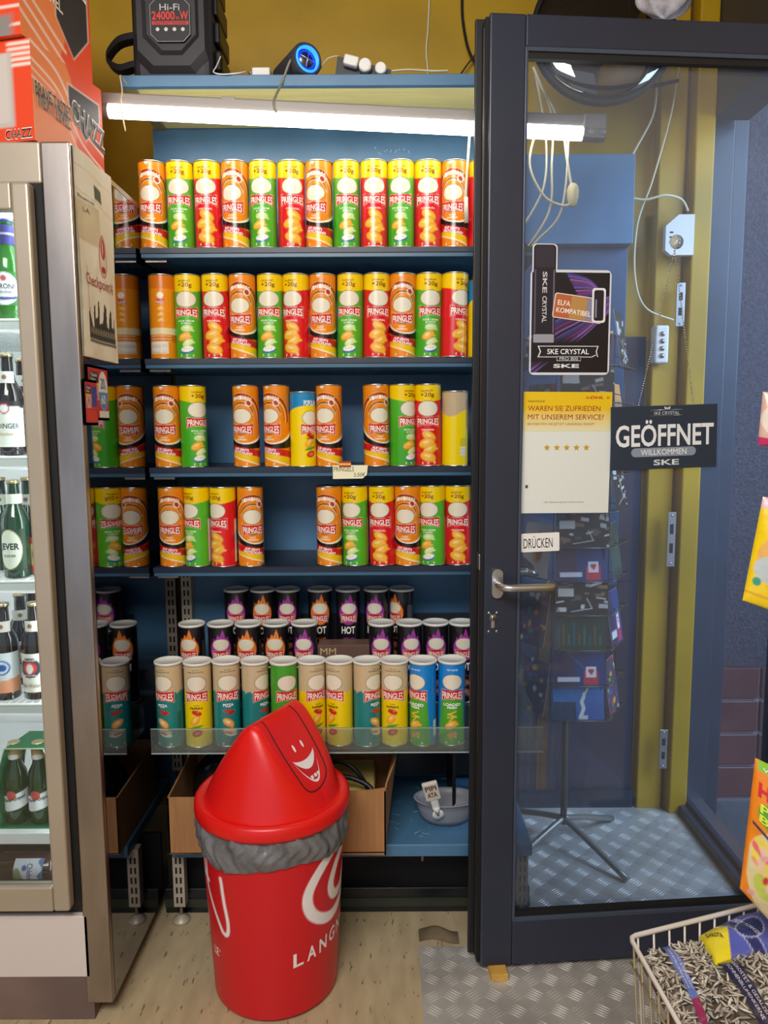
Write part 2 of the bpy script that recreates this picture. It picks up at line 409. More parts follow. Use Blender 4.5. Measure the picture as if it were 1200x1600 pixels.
def art(kind, X, Y, H):
    N = lambda q: q*H
    if kind in ('red', 'green'):
        A = Art(X, Y, '#DE1420' if kind == 'red' else '#3FA51E')
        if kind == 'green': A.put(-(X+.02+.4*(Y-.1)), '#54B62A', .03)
        A.band(N(.81)-.006*(1-abs(X)/.03), Y*0+9, '#F3CC00')
        blank_emblem(A, N(.71)); paint_banner(A, N(.50), N(.60), .066)
        if kind == 'red':
            for cx, cy, r, a in ((.003, .37, .021, -.5), (-.004, .28, .023, .25), (.006, .2, .021, .5), (.0, .11, .023, -.25)): A.chip(cx, N(cy), r, a)
        else:
            A.chip(.002, N(.36), .017, .05, '#CFE39A', '#8FBF4A'); A.chip(-.006, N(.26), .018, .4); A.chip(.004, N(.185), .016, .5, '#DCE9A0', '#9AC258')
            A.ell(.001, N(.10), .019, .0095, '#1E63A8', .15).ell(.001, N(.112), .0175, .0075, '#F4F1E4', .15)
            for dx in (-.008, 0, .007): A.ell(dx, N(.113), .0012, .001, '#5A7A30')
        for dx in (-.016, 0, .018): A.rect(dx-.0015, N(.02), dx+.0015, N(.045), '#F4EBD8')
        A.rect(.06, N(.05), .1, N(.6), '#F0EDE0')
    elif kind == 'paprika':
        A = Art(X, Y, '#EE8A10')
        d = np.hypot((X-.0)*.92, (Y-N(.60))*.8)
        for r0, r1, c in ((.040, .060, '#D9700E'), (.0445, .0475, '#F6C97A'), (.050, .054, '#8C1C14'), (.056, .058, '#F3A93A')):
            sd = np.maximum(r0-d, d-r1); A.put(np.maximum(sd, N(.55)-Y), c)
        A.put(np.maximum(abs(d-.0335)-.0016, np.maximum(N(.3)-Y, abs(X)-.034)), '#3C1608')
        A.put(np.maximum(abs(d-.0318)-.0006, abs(X)-.034), '#FCEBD0')
        A.put(np.minimum(d-.031, 9), '#F28D12')
        A.ell(.022, N(.79), .0095, .0095, '#F5E9DA').ell(.022, N(.79), .006, .0075, '#B5301E', .6)
        blank_emblem(A, N(.63), .028, .020); paint_banner(A, N(.41), N(.515), .060)
        s = -.18*X
        A.band(N(.285)+s+6*X*X, N(.30)+s+9*X*X, '#FFF6E0'); A.band(N(.235)+s+3*X*X, N(.287)+s+7*X*X, '#1C1512')
        A.band(N(.16)+s, N(.245)+s, '#D11A20'); A.band(N(.095)+s*1.6, N(.162)+s, '#F3C410'); A.band(N(.082)+s*1.7, N(.098)+s*1.6, '#FFF3C8')
        A.band(N(-.1), N(.083)+s*1.7, '#F08A12')
        for dx in (-.018, .014): A.rect(dx-.0015, N(.02), dx+.0015, N(.045), '#F4EBD8')
        A.ell(-.005, H, .0055, .0075, '#E8E6E2')
    elif kind == 'orangeback':
        A = Art(X, Y, '#F0900F'); A.band(N(.84), Y*0+9, '#D9730C')
        A.ell(.003, N(.76), .009, .008, '#F6F0DE'); A.rect(-.009, N(.66), .014, N(.71), '#C8202A')
        for cy in (.60, .53, .46): A.chip(.003, N(cy), .010, .3)
        A.band(N(.29), N(.37), '#EBD9A8'); A.band(N(.20), N(.29), '#D9730C')
        for k in range(7): A.rect(-.03, N(.205+.012*k), .03, N(.205+.012*k)+.0006, '#F6E2B0')
        A.rect(-.033, N(.06), .021, N(.2), '#F4ECDC')
        for k in range(8): A.rect(-.031, N(.07+.016*k), .0, N(.07+.016*k)+.0005, '#777777'); A.rect(.003, N(.07+.016*k), .018, N(.074+.016*k), '#999999')
    elif kind == 'yellowblue':
        A = Art(X, Y, '#F5D500'); A.put(-(np.hypot(X, (Y-N(.05)))-N(.78)), '#1B86BE')
        blank_emblem(A, N(.66), .024, .019); paint_banner(A, N(.45), N(.56), .052); pap_food(A, N)
    elif kind == 'yellowback':
        A = Art(X, Y, '#F2D400'); A.band(N(.72)+.01*np.sin(X*60), Y*0+9, '#C2AC88')
        A.rect(.0, N(.12), .022, N(.38), '#D9BE10'); A.rect(.001, N(.13), .02, N(.26), '#EDE7CC')
        for k in range(8): A.rect(.002, N(.14+.015*k), .019, N(.14+.015*k)+.0005, '#777777')
        A.rect(.024, N(.5), .028, N(.9), '#C8202A')
    elif kind in ('pizza', 'classic', 'loaded', 'plaingreen'):
        base = {'pizza': '#14807F', 'classic': '#F3D200', 'loaded': '#4DA52A', 'plaingreen': '#46A02A'}[kind]
        top = {'pizza': '#CBB590', 'classic': '#CDB890', 'loaded': '#1284D6', 'plaingreen': '#46A02A'}[kind]
        A = Art(X, Y, base)
        ed = N(.66)+.003*np.sin(X*260)+.0015*np.sin(X*730) if kind != 'loaded' else N(.6)
        if kind == 'loaded': A.put(-(np.abs(X)-.032-.1*(.14-Y)), '#1787D8')
        A.band(ed, Y*0+9, top)
        blank_emblem(A, N(.775), .0275, .0205); paint_banner(A, N(.56), N(.665), .060)
        if kind == 'classic': pap_food(A, N)
        if kind == 'pizza':
            A.ell(.002, N(.43), .017, .004, '#C9342C', -.1).ell(.008, N(.41), .01, .004, '#B5241E', .4)
            A.chip(.0, N(.29), .017, -.6, '#F2B05A', '#C97A22'); A.ell(.004, N(.19), .02, .007, '#E3BE9A', -.15); A.ell(.006, N(.15), .018, .006, '#F0E6D8', -.2); A.ell(.0, N(.165), .012, .003, '#C46A50', -.2)
            A.rect(.04, N(.1), .052, N(.42), '#0E5E60')
        if kind == 'loaded':
            for a, y in ((.5, .4), (-.4, .37), (.1, .35), (.9, .33)): A.line([(-.012*math.cos(a), N(y)-.01*math.sin(a)), (.012*math.cos(a), N(y)+.01*math.sin(a))], .0032, '#F2C540')
            A.chip(-.002, N(.25), .018, .5); A.ell(.0, N(.13), .015, .009, '#D9A23C', .4)
            for k in range(9): A.ell(.012*math.sin(k*2.1), N(.13)+.008*math.cos(k*3.3), .002, .0012, ('#C83A20', '#F7F0C8', '#5C8A22')[k % 3])
            A.rect(.055, N(.1), .075, N(.3), '#E8F2F8')
        if kind == 'plaingreen': A.ell(.0, N(.50), .02, .004, '#1F6A1C'); A.chip(0, N(.3), .018, .3)
        for dx in (-.016, .02): A.rect(dx-.002, N(.02), dx+.002, N(.045), '#F4EBD8')
    else:   # the black ones with a flame
        fc = '#F2852A' if kind == 'hotorange' else '#A83BA0'; dk = '#C25A12' if kind == 'hotorange' else '#7A1F78'
        A = Art(X, Y, '#17141A')
        A.ell(0, N(.70), .0325, .0365, dk).ell(0, N(.70), .031, .035, fc)
        fl = [(-.026, .72), (-.022, .85), (-.017, .81), (-.008, .90), (-.003, .86), (.005, .965), (.010, .90), (.014, .83), (.019, .87), (.026, .74)]
        f0 = np.interp(X, [a for a, b in fl], [b*H for a, b in fl]); A.put(np.maximum(np.maximum(Y-f0, N(.7)-Y), abs(X)-.026), fc)
        A.put(np.maximum(abs(X-.001-.1*(Y-N(.75)))-.0008, np.maximum(N(.82)-Y, Y-N(.9))), dk)
        A.ell(0, N(.765), .0235, .0165, '#E9E0CA'); paint_banner(A, N(.585), N(.675), .046, .004)
        A.chip(0, N(.25), .018, .3, '#E08A5A', '#A24A20'); A.chip(.004, N(.14), .018, -.3, '#D97A4A', '#A24A20')
        A.rect(.045, N(.2), .07, N(.8), '#4A464E')
    return A.a
def pap_food(A, N):
    A.chip(-.004, N(.33), .016, .9); A.ell(.0, N(.42), .014, .007, '#C52A1E', -.3).ell(.004, N(.43), .004, .003, '#E8604A').ell(-.002, N(.245), .017, .004, '#5C9A2A', .25)
    A.ell(.0, N(.17), .014, .009, '#C22A1C', .3).ell(.0, N(.17), .008, .004, '#E9705A', .3); A.ell(.016, N(.26), .001, .001, '#A5300A').ell(-.017, N(.3), .001, .001, '#A5300A')
CLAB = {'red': 'red crisp can with yellow +20g band', 'green': 'green crisp can with yellow +20g band', 'paprika': 'orange paprika crisp can',
        'orangeback': 'orange crisp can turned backwards', 'yellowblue': 'blue topped yellow crisp can', 'yellowback': 'yellow and beige can turned backwards',
        'pizza': 'teal and beige pizza crisp can', 'classic': 'yellow and beige paprika crisp can', 'loaded': 'green and blue loaded fries can', 'plaingreen': 'plain green crisp can',
        'hotorange': 'black can with orange flame', 'hotpurple': 'black can with purple flame'}
MRIM = mat('can_rim_metal', '#D8D6D2', .3, 1.0); MLID = mat('translucent_white_lid', '#E9E7E0', .3); MTAB = mat('silver_peel_tab', '#DADADA', .35, .4)
def make_can(kind):
    H = .207 if kind in ('yellowblue', 'yellowback') else (.231 if kind in ('pizza', 'classic', 'loaded', 'plaingreen', 'hotorange', 'hotpurple') else CH)
    root = empty('crisp_can', (0, 0, 0)); r = CR; m = MB()
    fp = lambda U, V: (r*np.sin((U-.5)*2*math.pi), -r*np.cos((U-.5)*2*math.pi), V*(H-.005)+.0015)
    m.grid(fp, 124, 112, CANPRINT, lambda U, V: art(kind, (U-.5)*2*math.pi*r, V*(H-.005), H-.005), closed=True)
    m.lathe([(r*.9, 0), (r+.0008, .0), (r+.0010, .0022), (r+.0001, .003)], MRIM, 40, cap1=False)
    h = H-.005
    if kind in ('red', 'green'):
        wr(m, r, '+20g', -.001, h*.882, .038, h*.062, '#7A2008', .006); wr(m, r, 'DAUERHAFT', -.002, h*.935, .034, h*.022, '#7A2008', .01)
        banner_writing(m, H, r, h*.50, h*.60, .064)
        if kind == 'red': wr(m, r, 'ORIGINAL', 0, h*.455, .038, h*.022, '#FFE9E0', .02)
        else: wr(m, r, 'SOUR CREAM', 0, h*.457, .044, h*.022, '#F4FBE8', .02); wr(m, r, '& ONION', 0, h*.428, .028, h*.022, '#F4FBE8', .02)
    elif kind == 'paprika':
        for k, ch in enumerate('WIN€10000'):
            a = (k-4)*.0068; wr(m, r, ch, a, h*.865-7*a*a, .0058, h*.05, '#FFF6EA', .02, -a*14)
        banner_writing(m, H, r, h*.41, h*.515, .058); wr(m, r, 'SWEET', 0, h*.375, .018, h*.02, '#FFF3D8'); wr(m, r, 'PAPRIKA', 0, h*.345, .030, h*.025, '#FFF3D8', .02)
        wr(m, r, "AUF GEHT'S", -.002, h*.225, .044, h*.032, '#FFFFFF', .03, -.18); wr(m, r, 'DEUTSCHLAND!', .001, h*.185, .058, h*.032, '#FFFFFF', .03, -.18)
    elif kind == 'yellowblue':
        banner_writing(m, H, r, h*.45, h*.56, .050); wr(m, r, 'POPULAR', .0, h*.87, .040, h*.075, '#F0F6F8', .03); wr(m, r, 'CLASSIC', 0, h*.415, .014, h*.015, '#33210A', .01); wr(m, r, 'PAPRIKA', 0, h*.39, .026, h*.024, '#33210A', .02)
    elif kind == 'orangeback': wr(m, r, 'PRINGLES', .0025, h*.685, .021, h*.036, '#FBF6EA', .01)
    elif kind in ('pizza', 'classic', 'loaded', 'plaingreen'):
        banner_writing(m, H, r, h*.56, h*.665, .058)
        if kind == 'pizza': wr(m, r, 'PIZZA', 0, h*.515, .028, h*.032, '#FFFFFF', .03); wr(m, r, 'FLAVOUR', 0, h*.49, .013, h*.01, '#FFFFFF', .01)
        if kind == 'classic': wr(m, r, 'CLASSIC', 0, h*.52, .016, h*.014, '#33210A', .01); wr(m, r, 'PAPRIKA', 0, h*.485, .034, h*.03, '#33210A', .03)
        if kind == 'loaded': wr(m, r, 'LOADED', 0, h*.51, .048, h*.036, '#FFFFFF', .03); wr(m, r, 'FRIES', 0, h*.472, .026, h*.026, '#FFFFFF', .03); wr(m, r, 'NEW RECIPE', 0, h*.93, .03, h*.02, '#EAF4FA', .01)
        if kind in ('pizza', 'classic'): wr(m, r, 'NEW WITH', 0, h*.945, .018, h*.011, '#5A4630', .01); wr(m, r, 'PAPER-BASED BOTTOM', 0, h*.92, .042, h*.014, '#5A4630', .01)
    elif kind.startswith('hot'):
        c = '#FBF6EA'; banner_writing(m, H, r, h*.585, h*.675, .044, arch=.004); wr(m, r, 'HOT', -.002, h*.475, .042, h*.10, c, .03)
        wr(m, r, 'SWEET CHILLI' if kind == 'hotpurple' else 'CHILLI & LIME', 0, h*.36, .036, h*.025, '#B04AA8' if kind == 'hotpurple' else '#F08A3A', .01)
    m.build('body', root)
    m = MB(); lr = r+.0022 if kind in ('pizza', 'classic', 'loaded', 'plaingreen') or kind.startswith('hot') else r+.0012
    lh = .0065 if lr > r+.002 else .003
    m.lathe([(r+.0002, H-lh), (lr, H-lh), (lr, H-.0008), (lr-.0008, H), (r*.93, H), (r*.9, H-.002), (0.0005, H-.002)], MLID if lr > r+.002 else MRIM, 44, cap0=False, cap1=True)
    m.build('lid', root)
    return root, H
PROTO = {}
def get_can(kind):
    """first asked for: build it; afterwards a copy with copies of its parts"""
    if kind not in PROTO:
        PROTO[kind] = make_can(kind); return PROTO[kind][0], PROTO[kind][1]
    return copy_tree(PROTO[kind][0]), PROTO[kind][1]
ORD = ['first', 'second', 'third', 'fourth', 'fifth', 'sixth', 'seventh', 'eighth', 'ninth', 'tenth', 'eleventh', 'twelfth', 'thirteenth']
def can_row(items, y_line, Yc, where, group, zfix=None):
    """items: (pixel column at the can's foot, kind, turn, lean)"""
    z = zfix if zfix is not None else zY(y_line, Yc-CR)
    for i, it in enumerate(items):
        px, kind = it[0], it[1]; rot = it[2] if len(it) > 2 else 0; lean = it[3] if len(it) > 3 else 0
        c, H = get_can(kind)
        x = atY(px, y_line, Yc-CR*.4).x
        rr = random.Random(i*7+int(px)); c.rotation_euler = (0, math.radians(lean), math.radians(rot+rr.uniform(-5, 5)))
        c.location = (x, Yc+rr.uniform(-.003, .003), z+abs(math.sin(math.radians(lean)))*CR)
        side = ORD[i]+' from the left'
        if i == len(items)-1: side = 'last on the right'
        tag(c, f'{CLAB[kind]}, {side} {where}', 'can', group)
    return z
# ================================================================== SHELVING
def shelf_z(y): return zY(y, YS)
Z1, Z2, Z3, Z4 = [shelf_z(y) for y in (386, 559.5, 730, 886)]
XS1 = 0.42
ZTOP = zY(134, YS); ZTOPU = zY(116, YS)
unit = empty('shelving_unit', (0, 0, 0), 'blue metal wall shelving unit holding the rows of crisp cans', 'shelves')
m = MB()
ub = atY(292, 940, YB-.03).x
m.box((-.69, YB, 2.035), (XS1, YB+.012, ZTOPU-.021), MBLUE); m.box((XM+.006, YB, Z4-.02), (XS1, YB+.012, 2.035), MBLUE); m.box((ub+.015, YB, .20), (XS1, YB+.012, Z4-.02), MBLUE)
for k in range(6, 12):
    z = .30+k*.165; m.box((-.655, YB-.0015, z), (XS1, YB, z+.0035), MBLUE)
rs = random.Random(8)
for k in range(9):
    x = -.02+.012*k+rs.uniform(-.004, .004); z = atY(625, 236, YB).z+rs.uniform(-.008, .008); m.tube([(x, YB-.0008, z), (x+rs.uniform(.002, .008), YB-.0008, z+rs.uniform(-.01, .01))], .0008, mat('white_paint_flakes', '#C9DCE8', .6), 4)
m.build('back_panel', unit)
m = MB(); m.box((-.50, YB-.03, .28), (XS1, YB-.004, zY(958, YB)), mat('dark_grey_panel', '#2E3036', .35)); m.build('lower_panel', unit)
# top board: blue front edge, pale yellow underside with boards
tb = MB(); XT0 = atY(187, 125, YS).x; tb.box((XT0, YS, ZTOP), (.28, YS+.018, ZTOPU), MBLUE, bev=.002)
tb.box((XT0, YS+.018, ZTOPU-.02), (.28, YB+.012, ZTOPU-.002), MBLUE)
tb.build('top_board', unit)
tb = MB()
nb = 3
for k in range(nb):
    y0 = YS+.02+k*(YB-YS-.02)/nb; tb.box((XT0+.035, y0, ZTOP+.004+.004*k), (.28, y0+(YB-YS-.02)/nb-.004, ZTOPU-.022), MPALE, bev=.004)
tb.box((XT0+.005, YS+.02, ZTOP+.002), (XT0+.035, YB, ZTOPU-.022), mat('grey_end_bracket', '#8E8456', .5))
o = tb.build('underside', unit)
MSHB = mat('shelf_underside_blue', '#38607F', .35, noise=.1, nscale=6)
for z in (Z1, Z2, Z3, Z4):
    s = MB(); s.box((XM+.006, YS, z-.014), (XS1, YS+.004, z-.0005), MNAVY); s.box((XM+.006, YS+.004, z-.004), (XS1, YB, z), MNAVY)
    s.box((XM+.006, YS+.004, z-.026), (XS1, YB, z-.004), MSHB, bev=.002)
    so = s.build('shelf', unit)
    b = MB(); b.box((XM+.012, YS+.02, z-.034), (XM+.07, YS+.09, z-.0262), MSTEEL, bev=.001); b.tube([(XM+.045, YS+.05, z-.036), (XM+.045, YS+.05, z-.033)], .005, MBLACK)
    b.build('shelf_bracket', unit)
MUP = mat('beige_slotted_steel', '#BDB2A0', .45, .2, noise=.1)
def upright(x, z0, z1, y, foot):
    s = MB(); s.box((x-.016, y, z0), (x+.016, y+.03, z1), MUP)
    n = int((z1-z0)/.03)
    for k in range(n):
        for dx in (-.006, .006): s.box((x+dx-.0025, y-.0015, z0+.012+k*.03), (x+dx+.0025, y+.001, z0+.012+k*.03+.018), MRUB)
    u = s.build('upright', unit)
    if foot:
        f = MB(); f.tube([(x, y+.014, .006), (x, y+.014, z0+.01)], .005, MSTEEL); f.lathe([(.003, .02), (.012, .014), (.024, .006), (.026, 0)], MUP, 24, M=Matrix.Translation((x, y+.014, 0)))
        f.build('foot', unit)
upright(ub, .3, Z4-.03, YB-.034, False)
ZB = .262; YBS = 1.93; XB0 = atY(268, 1330, YBS).x; XB1 = atY(832, 1330, YBS).x
b = MB(); b.box((XB0, YBS, ZB-.036), (XB1, YB, ZB), MBLUE, bev=.004)
rs = random.Random(4)
MSCR = mat('pale_scratches', '#9CC0DA', .6)
for k in range(34):
    x = rs.uniform(.02, .38); y = rs.uniform(YBS+.02, YB-.05); a = rs.uniform(0, 3.1); L = rs.uniform(.006, .03)
    b.tube([(x, y, ZB+.0002), (x+math.cos(a)*L*.5, y+math.sin(a)*L*.5+.003, ZB+.0002), (x+math.cos(a)*L, y+math.sin(a)*L, ZB+.0002)], .0005, MSCR, 4)
b.build('base_shelf', unit)
for px in (281, 815):
    x = atY(px, 1380, 1.985).x; upright(x, .05, ZB-.037, 1.975, True)
s = MB(); s.tube([(atY(660, 1350, 2.0).x, 2.0, ZB-.036), (atY(660, 1350, 2.0).x, 2.0, ZB-.09)], .003, MUP); s.build('peg', unit)
k = MB(); k.box((XM+.01, 2.02, .0), (XS1, 2.035, .075), mat('black_kick_board', '#15171A', .3), bev=.002); k.box((XM+.01, 2.016, .02), (XS1, 2.021, .045), mat('olive_strip', '#2D3328', .4)); k.build('kick_board', unit)
k = MB(); k.box((XM+.01, 2.06, .0), (XS1, 2.07, .225), MRUB); k.build('base_shade_board', unit)  # black board added to stand for the shade under the base shelf

# ---- cans on the four blue shelves
G = 'crisp cans on the '
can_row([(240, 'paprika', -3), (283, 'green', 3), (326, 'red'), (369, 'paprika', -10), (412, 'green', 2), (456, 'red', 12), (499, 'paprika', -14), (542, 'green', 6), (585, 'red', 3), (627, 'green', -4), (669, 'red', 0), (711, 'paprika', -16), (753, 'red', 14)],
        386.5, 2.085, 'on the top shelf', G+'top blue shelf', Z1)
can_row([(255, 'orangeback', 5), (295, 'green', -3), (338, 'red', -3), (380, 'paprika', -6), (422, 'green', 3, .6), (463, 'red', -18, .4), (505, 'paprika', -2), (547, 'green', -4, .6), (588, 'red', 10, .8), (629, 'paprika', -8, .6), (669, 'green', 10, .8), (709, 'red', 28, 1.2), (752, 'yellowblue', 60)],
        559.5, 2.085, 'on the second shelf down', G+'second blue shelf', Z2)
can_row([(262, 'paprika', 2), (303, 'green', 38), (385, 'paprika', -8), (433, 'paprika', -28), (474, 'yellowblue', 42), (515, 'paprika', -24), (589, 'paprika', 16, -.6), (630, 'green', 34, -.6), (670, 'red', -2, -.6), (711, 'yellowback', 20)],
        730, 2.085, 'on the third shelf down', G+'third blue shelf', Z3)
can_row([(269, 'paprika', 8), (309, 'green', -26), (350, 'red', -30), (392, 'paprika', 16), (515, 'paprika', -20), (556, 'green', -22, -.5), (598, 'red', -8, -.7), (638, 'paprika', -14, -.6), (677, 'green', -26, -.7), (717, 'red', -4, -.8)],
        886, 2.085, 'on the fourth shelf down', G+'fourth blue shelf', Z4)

# ---- clear stepped display below
ACR = thin_glass('clear_acrylic', (.93, .97, .95), 1.2, 0.0, haze=.05, hazecol=(.75, .85, .85))
YF = 1.935; ZF = zY(1167.5, YF-CR); ZM = zY(977, 2.085-CR)-.231; ZK = zY(923, 2.235-CR)-.231
XA0 = atY(236, 1150, 1.885).x; XA1 = .42
tr = empty('acrylic_step_display', (0, 0, 0), 'clear acrylic stepped tray with a raised front lip', 'display tray')
a = MB(); a.box((XA0, 1.885, ZF-.004), (XA1, 2.03, ZF-.0005), ACR); a.build('tray', tr)
a = MB(); a.box((XA0, 1.882, ZF-.010), (XA1, 1.885, ZF+.060), ACR); a.box((XA0, 1.8815, ZF+.0585), (XA1, 1.8855, ZF+.060), mat('polished_acrylic_edge', '#A9BDB8', .2)); a.box((XA0, 1.8815, ZF-.0105), (XA1, 1.8855, ZF-.008), MATS['polished_acrylic_edge']); a.build('front_lip', tr)
a = MB(); a.box((XA0, 2.032, ZM-.004), (XA1, 2.16, ZM-.0005), ACR); a.box((XA0, 2.028, ZF), (XA1, 2.032, ZM), ACR); a.build('middle_step', tr)
a = MB(); a.box((XA0, 2.166, ZK-.004), (XA1, YB-.035, ZK-.0005), ACR); a.box((XA0, 2.162, ZM), (XA1, 2.166, ZK), ACR); a.build('rear_step', tr)
for x in (-.3, .2): a = MB(); a.box((x, 2.1, .262), (x+.01, YB-.034, ZF-.012), MBLACK); a.box((x, 1.93, ZF-.016), (x+.01, YB-.034, ZF-.0035), MBLACK); a.build('support', tr)
can_row([(266, 'pizza', -22), (311, 'classic', 3), (355, 'pizza', 14), (400, 'pizza', 50), (445, 'plaingreen', 25), (488, 'classic', 28), (531, 'classic', -32), (574, 'pizza', 45), (617, 'classic', -10), (661, 'loaded', -42), (706, 'loaded', -2)],
        1167.5, YF, 'in the clear tray', 'crisp cans in the clear front tray', ZF)
can_row([(300, 'hotorange', -8), (345, 'hotpurple', 8), (388, 'hotorange', -6), (431, 'hotorange', 3), (476, 'hotpurple', 0), (596, 'hotpurple', -4), (640, 'hotpurple', 8), (681, 'hotpurple', 2), (722, 'hotpurple', 8)],
        1040, 2.085, 'on the middle clear step', 'black crisp cans on the middle step', ZM)
can_row([(369, 'hotpurple', 3), (411, 'hotorange', 4), (450, 'hotpurple', 2), (500, 'hotorange', 8), (544, 'hotpurple', 2), (588, 'hotpurple', -4), (628, 'hotorange', -45)],
        990, 2.235, 'on the rear clear step', 'black crisp cans on the rear step', ZK)
# brown box with gold letters between the middle cans
p = atY(508, 1000, 2.10); q = atY(566, 1033, 2.10)
bx = empty('brown_box', (p.x, 2.075, ZM), 'dark brown box with pale letters MM behind the tray', 'box')
m = MB(); w = .135; m.box((-.02, -.0, 0), (w, .06, .165), mat('brown_cardboard_dark', '#6A5046', .5), bev=.002); m.build('carton', bx)
m = MB(); m.text('MM', lambda s, t: (-.012+s*.045, -.0006, .136+t*.020), PRINT, '#CDB58A', .0); m.build('lettering', bx)
# price card with little flag
pc = atY(520, 727, 2.038); pd = atY(575, 748, 2.038)
t = empty('price_card', (pc.x, 2.037, pd.z), 'small handwritten price card with tiny flag clipped to the third shelf', 'price card')
W, Hh = pd.x-pc.x, pc.z-pd.z; m = MB()
out = [(0, 0), (W*.85, .001), (W*.97, Hh*.3), (W, Hh), (0, Hh)]
m.poly(out, lambda x, y: (x, -.002, y), PRINT, '#F2ECC8'); m.poly(out[::-1], lambda x, y: (x, 0, y), PRINT, '#E6DFC0')
m.text('PRINGELS', lambda a, b: (W*(.03+.57*a), -.0024, Hh*(.55+.34*b)), PRINT, '#2A241C', .0); m.text('3,50€', lambda a, b: (W*(.6+.32*a), -.0024, Hh*(.12+.34*b)), PRINT, '#2A241C', .0)
m.build('card', t)
m = MB(); fw = W*.34
for k, c in enumerate(('#B3201C', '#EBC23A', '#B3201C')):
    z0 = Hh*.86+k*.0055; m.add([(W*.18, -.003, z0), (W*.18+fw, -.003, z0), (W*.18+fw, -.003, z0+.0055), (W*.18, -.003, z0+.0055)], [(0, 1, 2, 3)], PRINT, lin(c))
m.build('flag', t)

# ================================================================== THINGS ON THE BASE SHELF
MCARD = mat('brown_cardboard', '#A9794C', .75, noise=.12, nscale=8, stretch=(9, 9, 1))
t = empty('cardboard_box', (0, 0, ZB), 'open brown cardboard box with roughly cut rim on the base shelf', 'box')
x0 = XB0+.006; x1 = atY(603, 1330, 1.89).x; yf = 1.89; yb = 2.21; th = .004
zf = zY(1237, yf)-ZB; zlow = -.006
def wall(name, pts, thick, axis):
    m = MB(); n = len(pts)
    vs = [Vector(p) for p in pts]+[Vector(p)+Vector(axis)*thick for p in pts]
    fs = [tuple(range(n)), tuple(range(2*n-1, n-1, -1))]+[(i, i+n, (i+1) % n+n, (i+1) % n) for i in range(n)]
    m.add(vs, fs, MCARD); return m.build(name, t, fixn=True)
top = [(x0+.0, yf, .162), (x0+.12, yf, .162)]+[(x0+.12+(x1-x0-.12)*k/12, yf, zf+.004*math.sin(k*1.9)+(.012 if k == 12 else 0)+(.01 if k < 2 else 0)) for k in range(13)]
wall('front_panel', [(x0, yf, zlow+.008), (x1, yf, zlow)]+top[::-1], th, (0, 1, 0))
wall('side_panel', [(x1, yf, zlow), (x1+.012, yb, 0.002), (x1+.05, yb+.01, .22), (x1+.028, yf+.08, .225), (x1+.004, yf+.02, zf+.012), (x1, yf, zf)], th, (-1, 0, 0))
wall('side_panel', [(x0, yf, .002), (x0, yb, .002), (x0-.004, yb, .175), (x0, yf, .162)], th, (1, 0, 0))
wall('back_panel', [(x0, yb, .002), (x1+.01, yb, .002), (x1+.045, yb, .21), (x0, yb, .185)], th, (0, 1, 0))
m = MB(); m.box((x0, yf, .0005), (x1, yb, .004), MCARD); m.build('bottom', t)
m = MB(); m.tube([(-.28, 2.0, ZB+.10), (-.15, 1.98, ZB+.175), (-.05, 1.95, ZB+.165), (-.025, 1.92, ZB+.12)], .007, MBLACK, smooth_path=6); m.tube([(-.3, 2.05, ZB+.12), (-.14, 2.02, ZB+.20), (-.06, 2.0, ZB+.15), (-.03, 2.03, ZB+.03)], .006, MBLACK, smooth_path=6)
tag(m.build('black_cable'), 'thick black cable coiled inside the open cardboard box', 'cable')
m = MB(); m.box((-.25, 2.0, ZB+.005), (-.03, 2.19, ZB+.13), mat('yellowed_paper', '#C9B060', .7), bev=.01); tag(m.build('paper_bundle'), 'yellowed paper bundle inside the cardboard box', 'paper')
# crumpled black bag top left in the box
rs = random.Random(5)
m = MB(); m.grid(lambda U, V: (-.44+.11*np.cos(U*6.283)*np.sin(V*3.1416)*(1+.12*np.sin(9*U*6.283)), 2.04+.09*np.sin(U*6.283)*np.sin(V*3.1416)*(1+.1*np.sin(7*U*6.283+V*9)), ZB+.12-.11*np.cos(V*3.1416)*(1+.05*np.sin(U*31))), 40, 20, mat('black_bin_film', '#0E0E12', .25), closed=True)
tag(m.build('black_bag'), 'crumpled black plastic bag in the left of the cardboard box', 'bag')
# oval bowl with a brush
pb = atY(693, 1285, 2.06); t = empty('oval_bowl', (.178, 2.06, ZB), 'grey oval plastic bowl on the blue base shelf', 'bowl')
m = MB(); MG = mat('grey_plastic', '#8D8F98', .4)
S = Matrix.Diagonal((1.35, .85, 1, 1))
m.lathe([(.04, .001), (.045, .0), (.056, .02), (.064, .05), (.067, .068), (.071, .070), (.071, .073), (.064, .072), (.060, .05), (.05, .02), (.038, .006)], MG, 48, M=S); m.build('shell', t)
t = empty('dish_brush', (.15, 2.0, ZB+.05), 'white handled scrubbing brush leaning on the bowl rim', 'brush', rz=.0)
R = Matrix.Rotation(math.radians(-14), 4, 'Y') @ Matrix.Rotation(math.radians(18), 4, 'X')
m = MB(); m.box((-.011, -.004, .02), (.011, .004, .065), MWHITE, M=R, bev=.003); m.lathe([(.004, -.004), (.016, -.004), (.017, 0), (.016, .004), (.004, .004)], MWHITE, 28, M=R @ Matrix.Translation((0, 0, .0)) @ Matrix.Rotation(math.pi/2, 4, 'X'), cap0=False, cap1=False)
m.tube([R @ Vector((0, 0, .01)), R @ Vector((0, 0, .03))], .009, MWHITE); m.build('handle', t)
m = MB(); m.box((-.022, -.006, .06), (.022, .006, .125), mat('printed_label_back', '#D8D2C6', .5), M=R, bev=.004)
m.text('PIPI', lambda a, b: R @ Vector((-.016+.032*a, -.0066, .098+.018*b)), PRINT, '#6A3B30', .03); m.text('ATA', lambda a, b: R @ Vector((-.014+.028*a, -.0066, .074+.018*b)), PRINT, '#6A3B30', .03); m.build('label_plate', t)
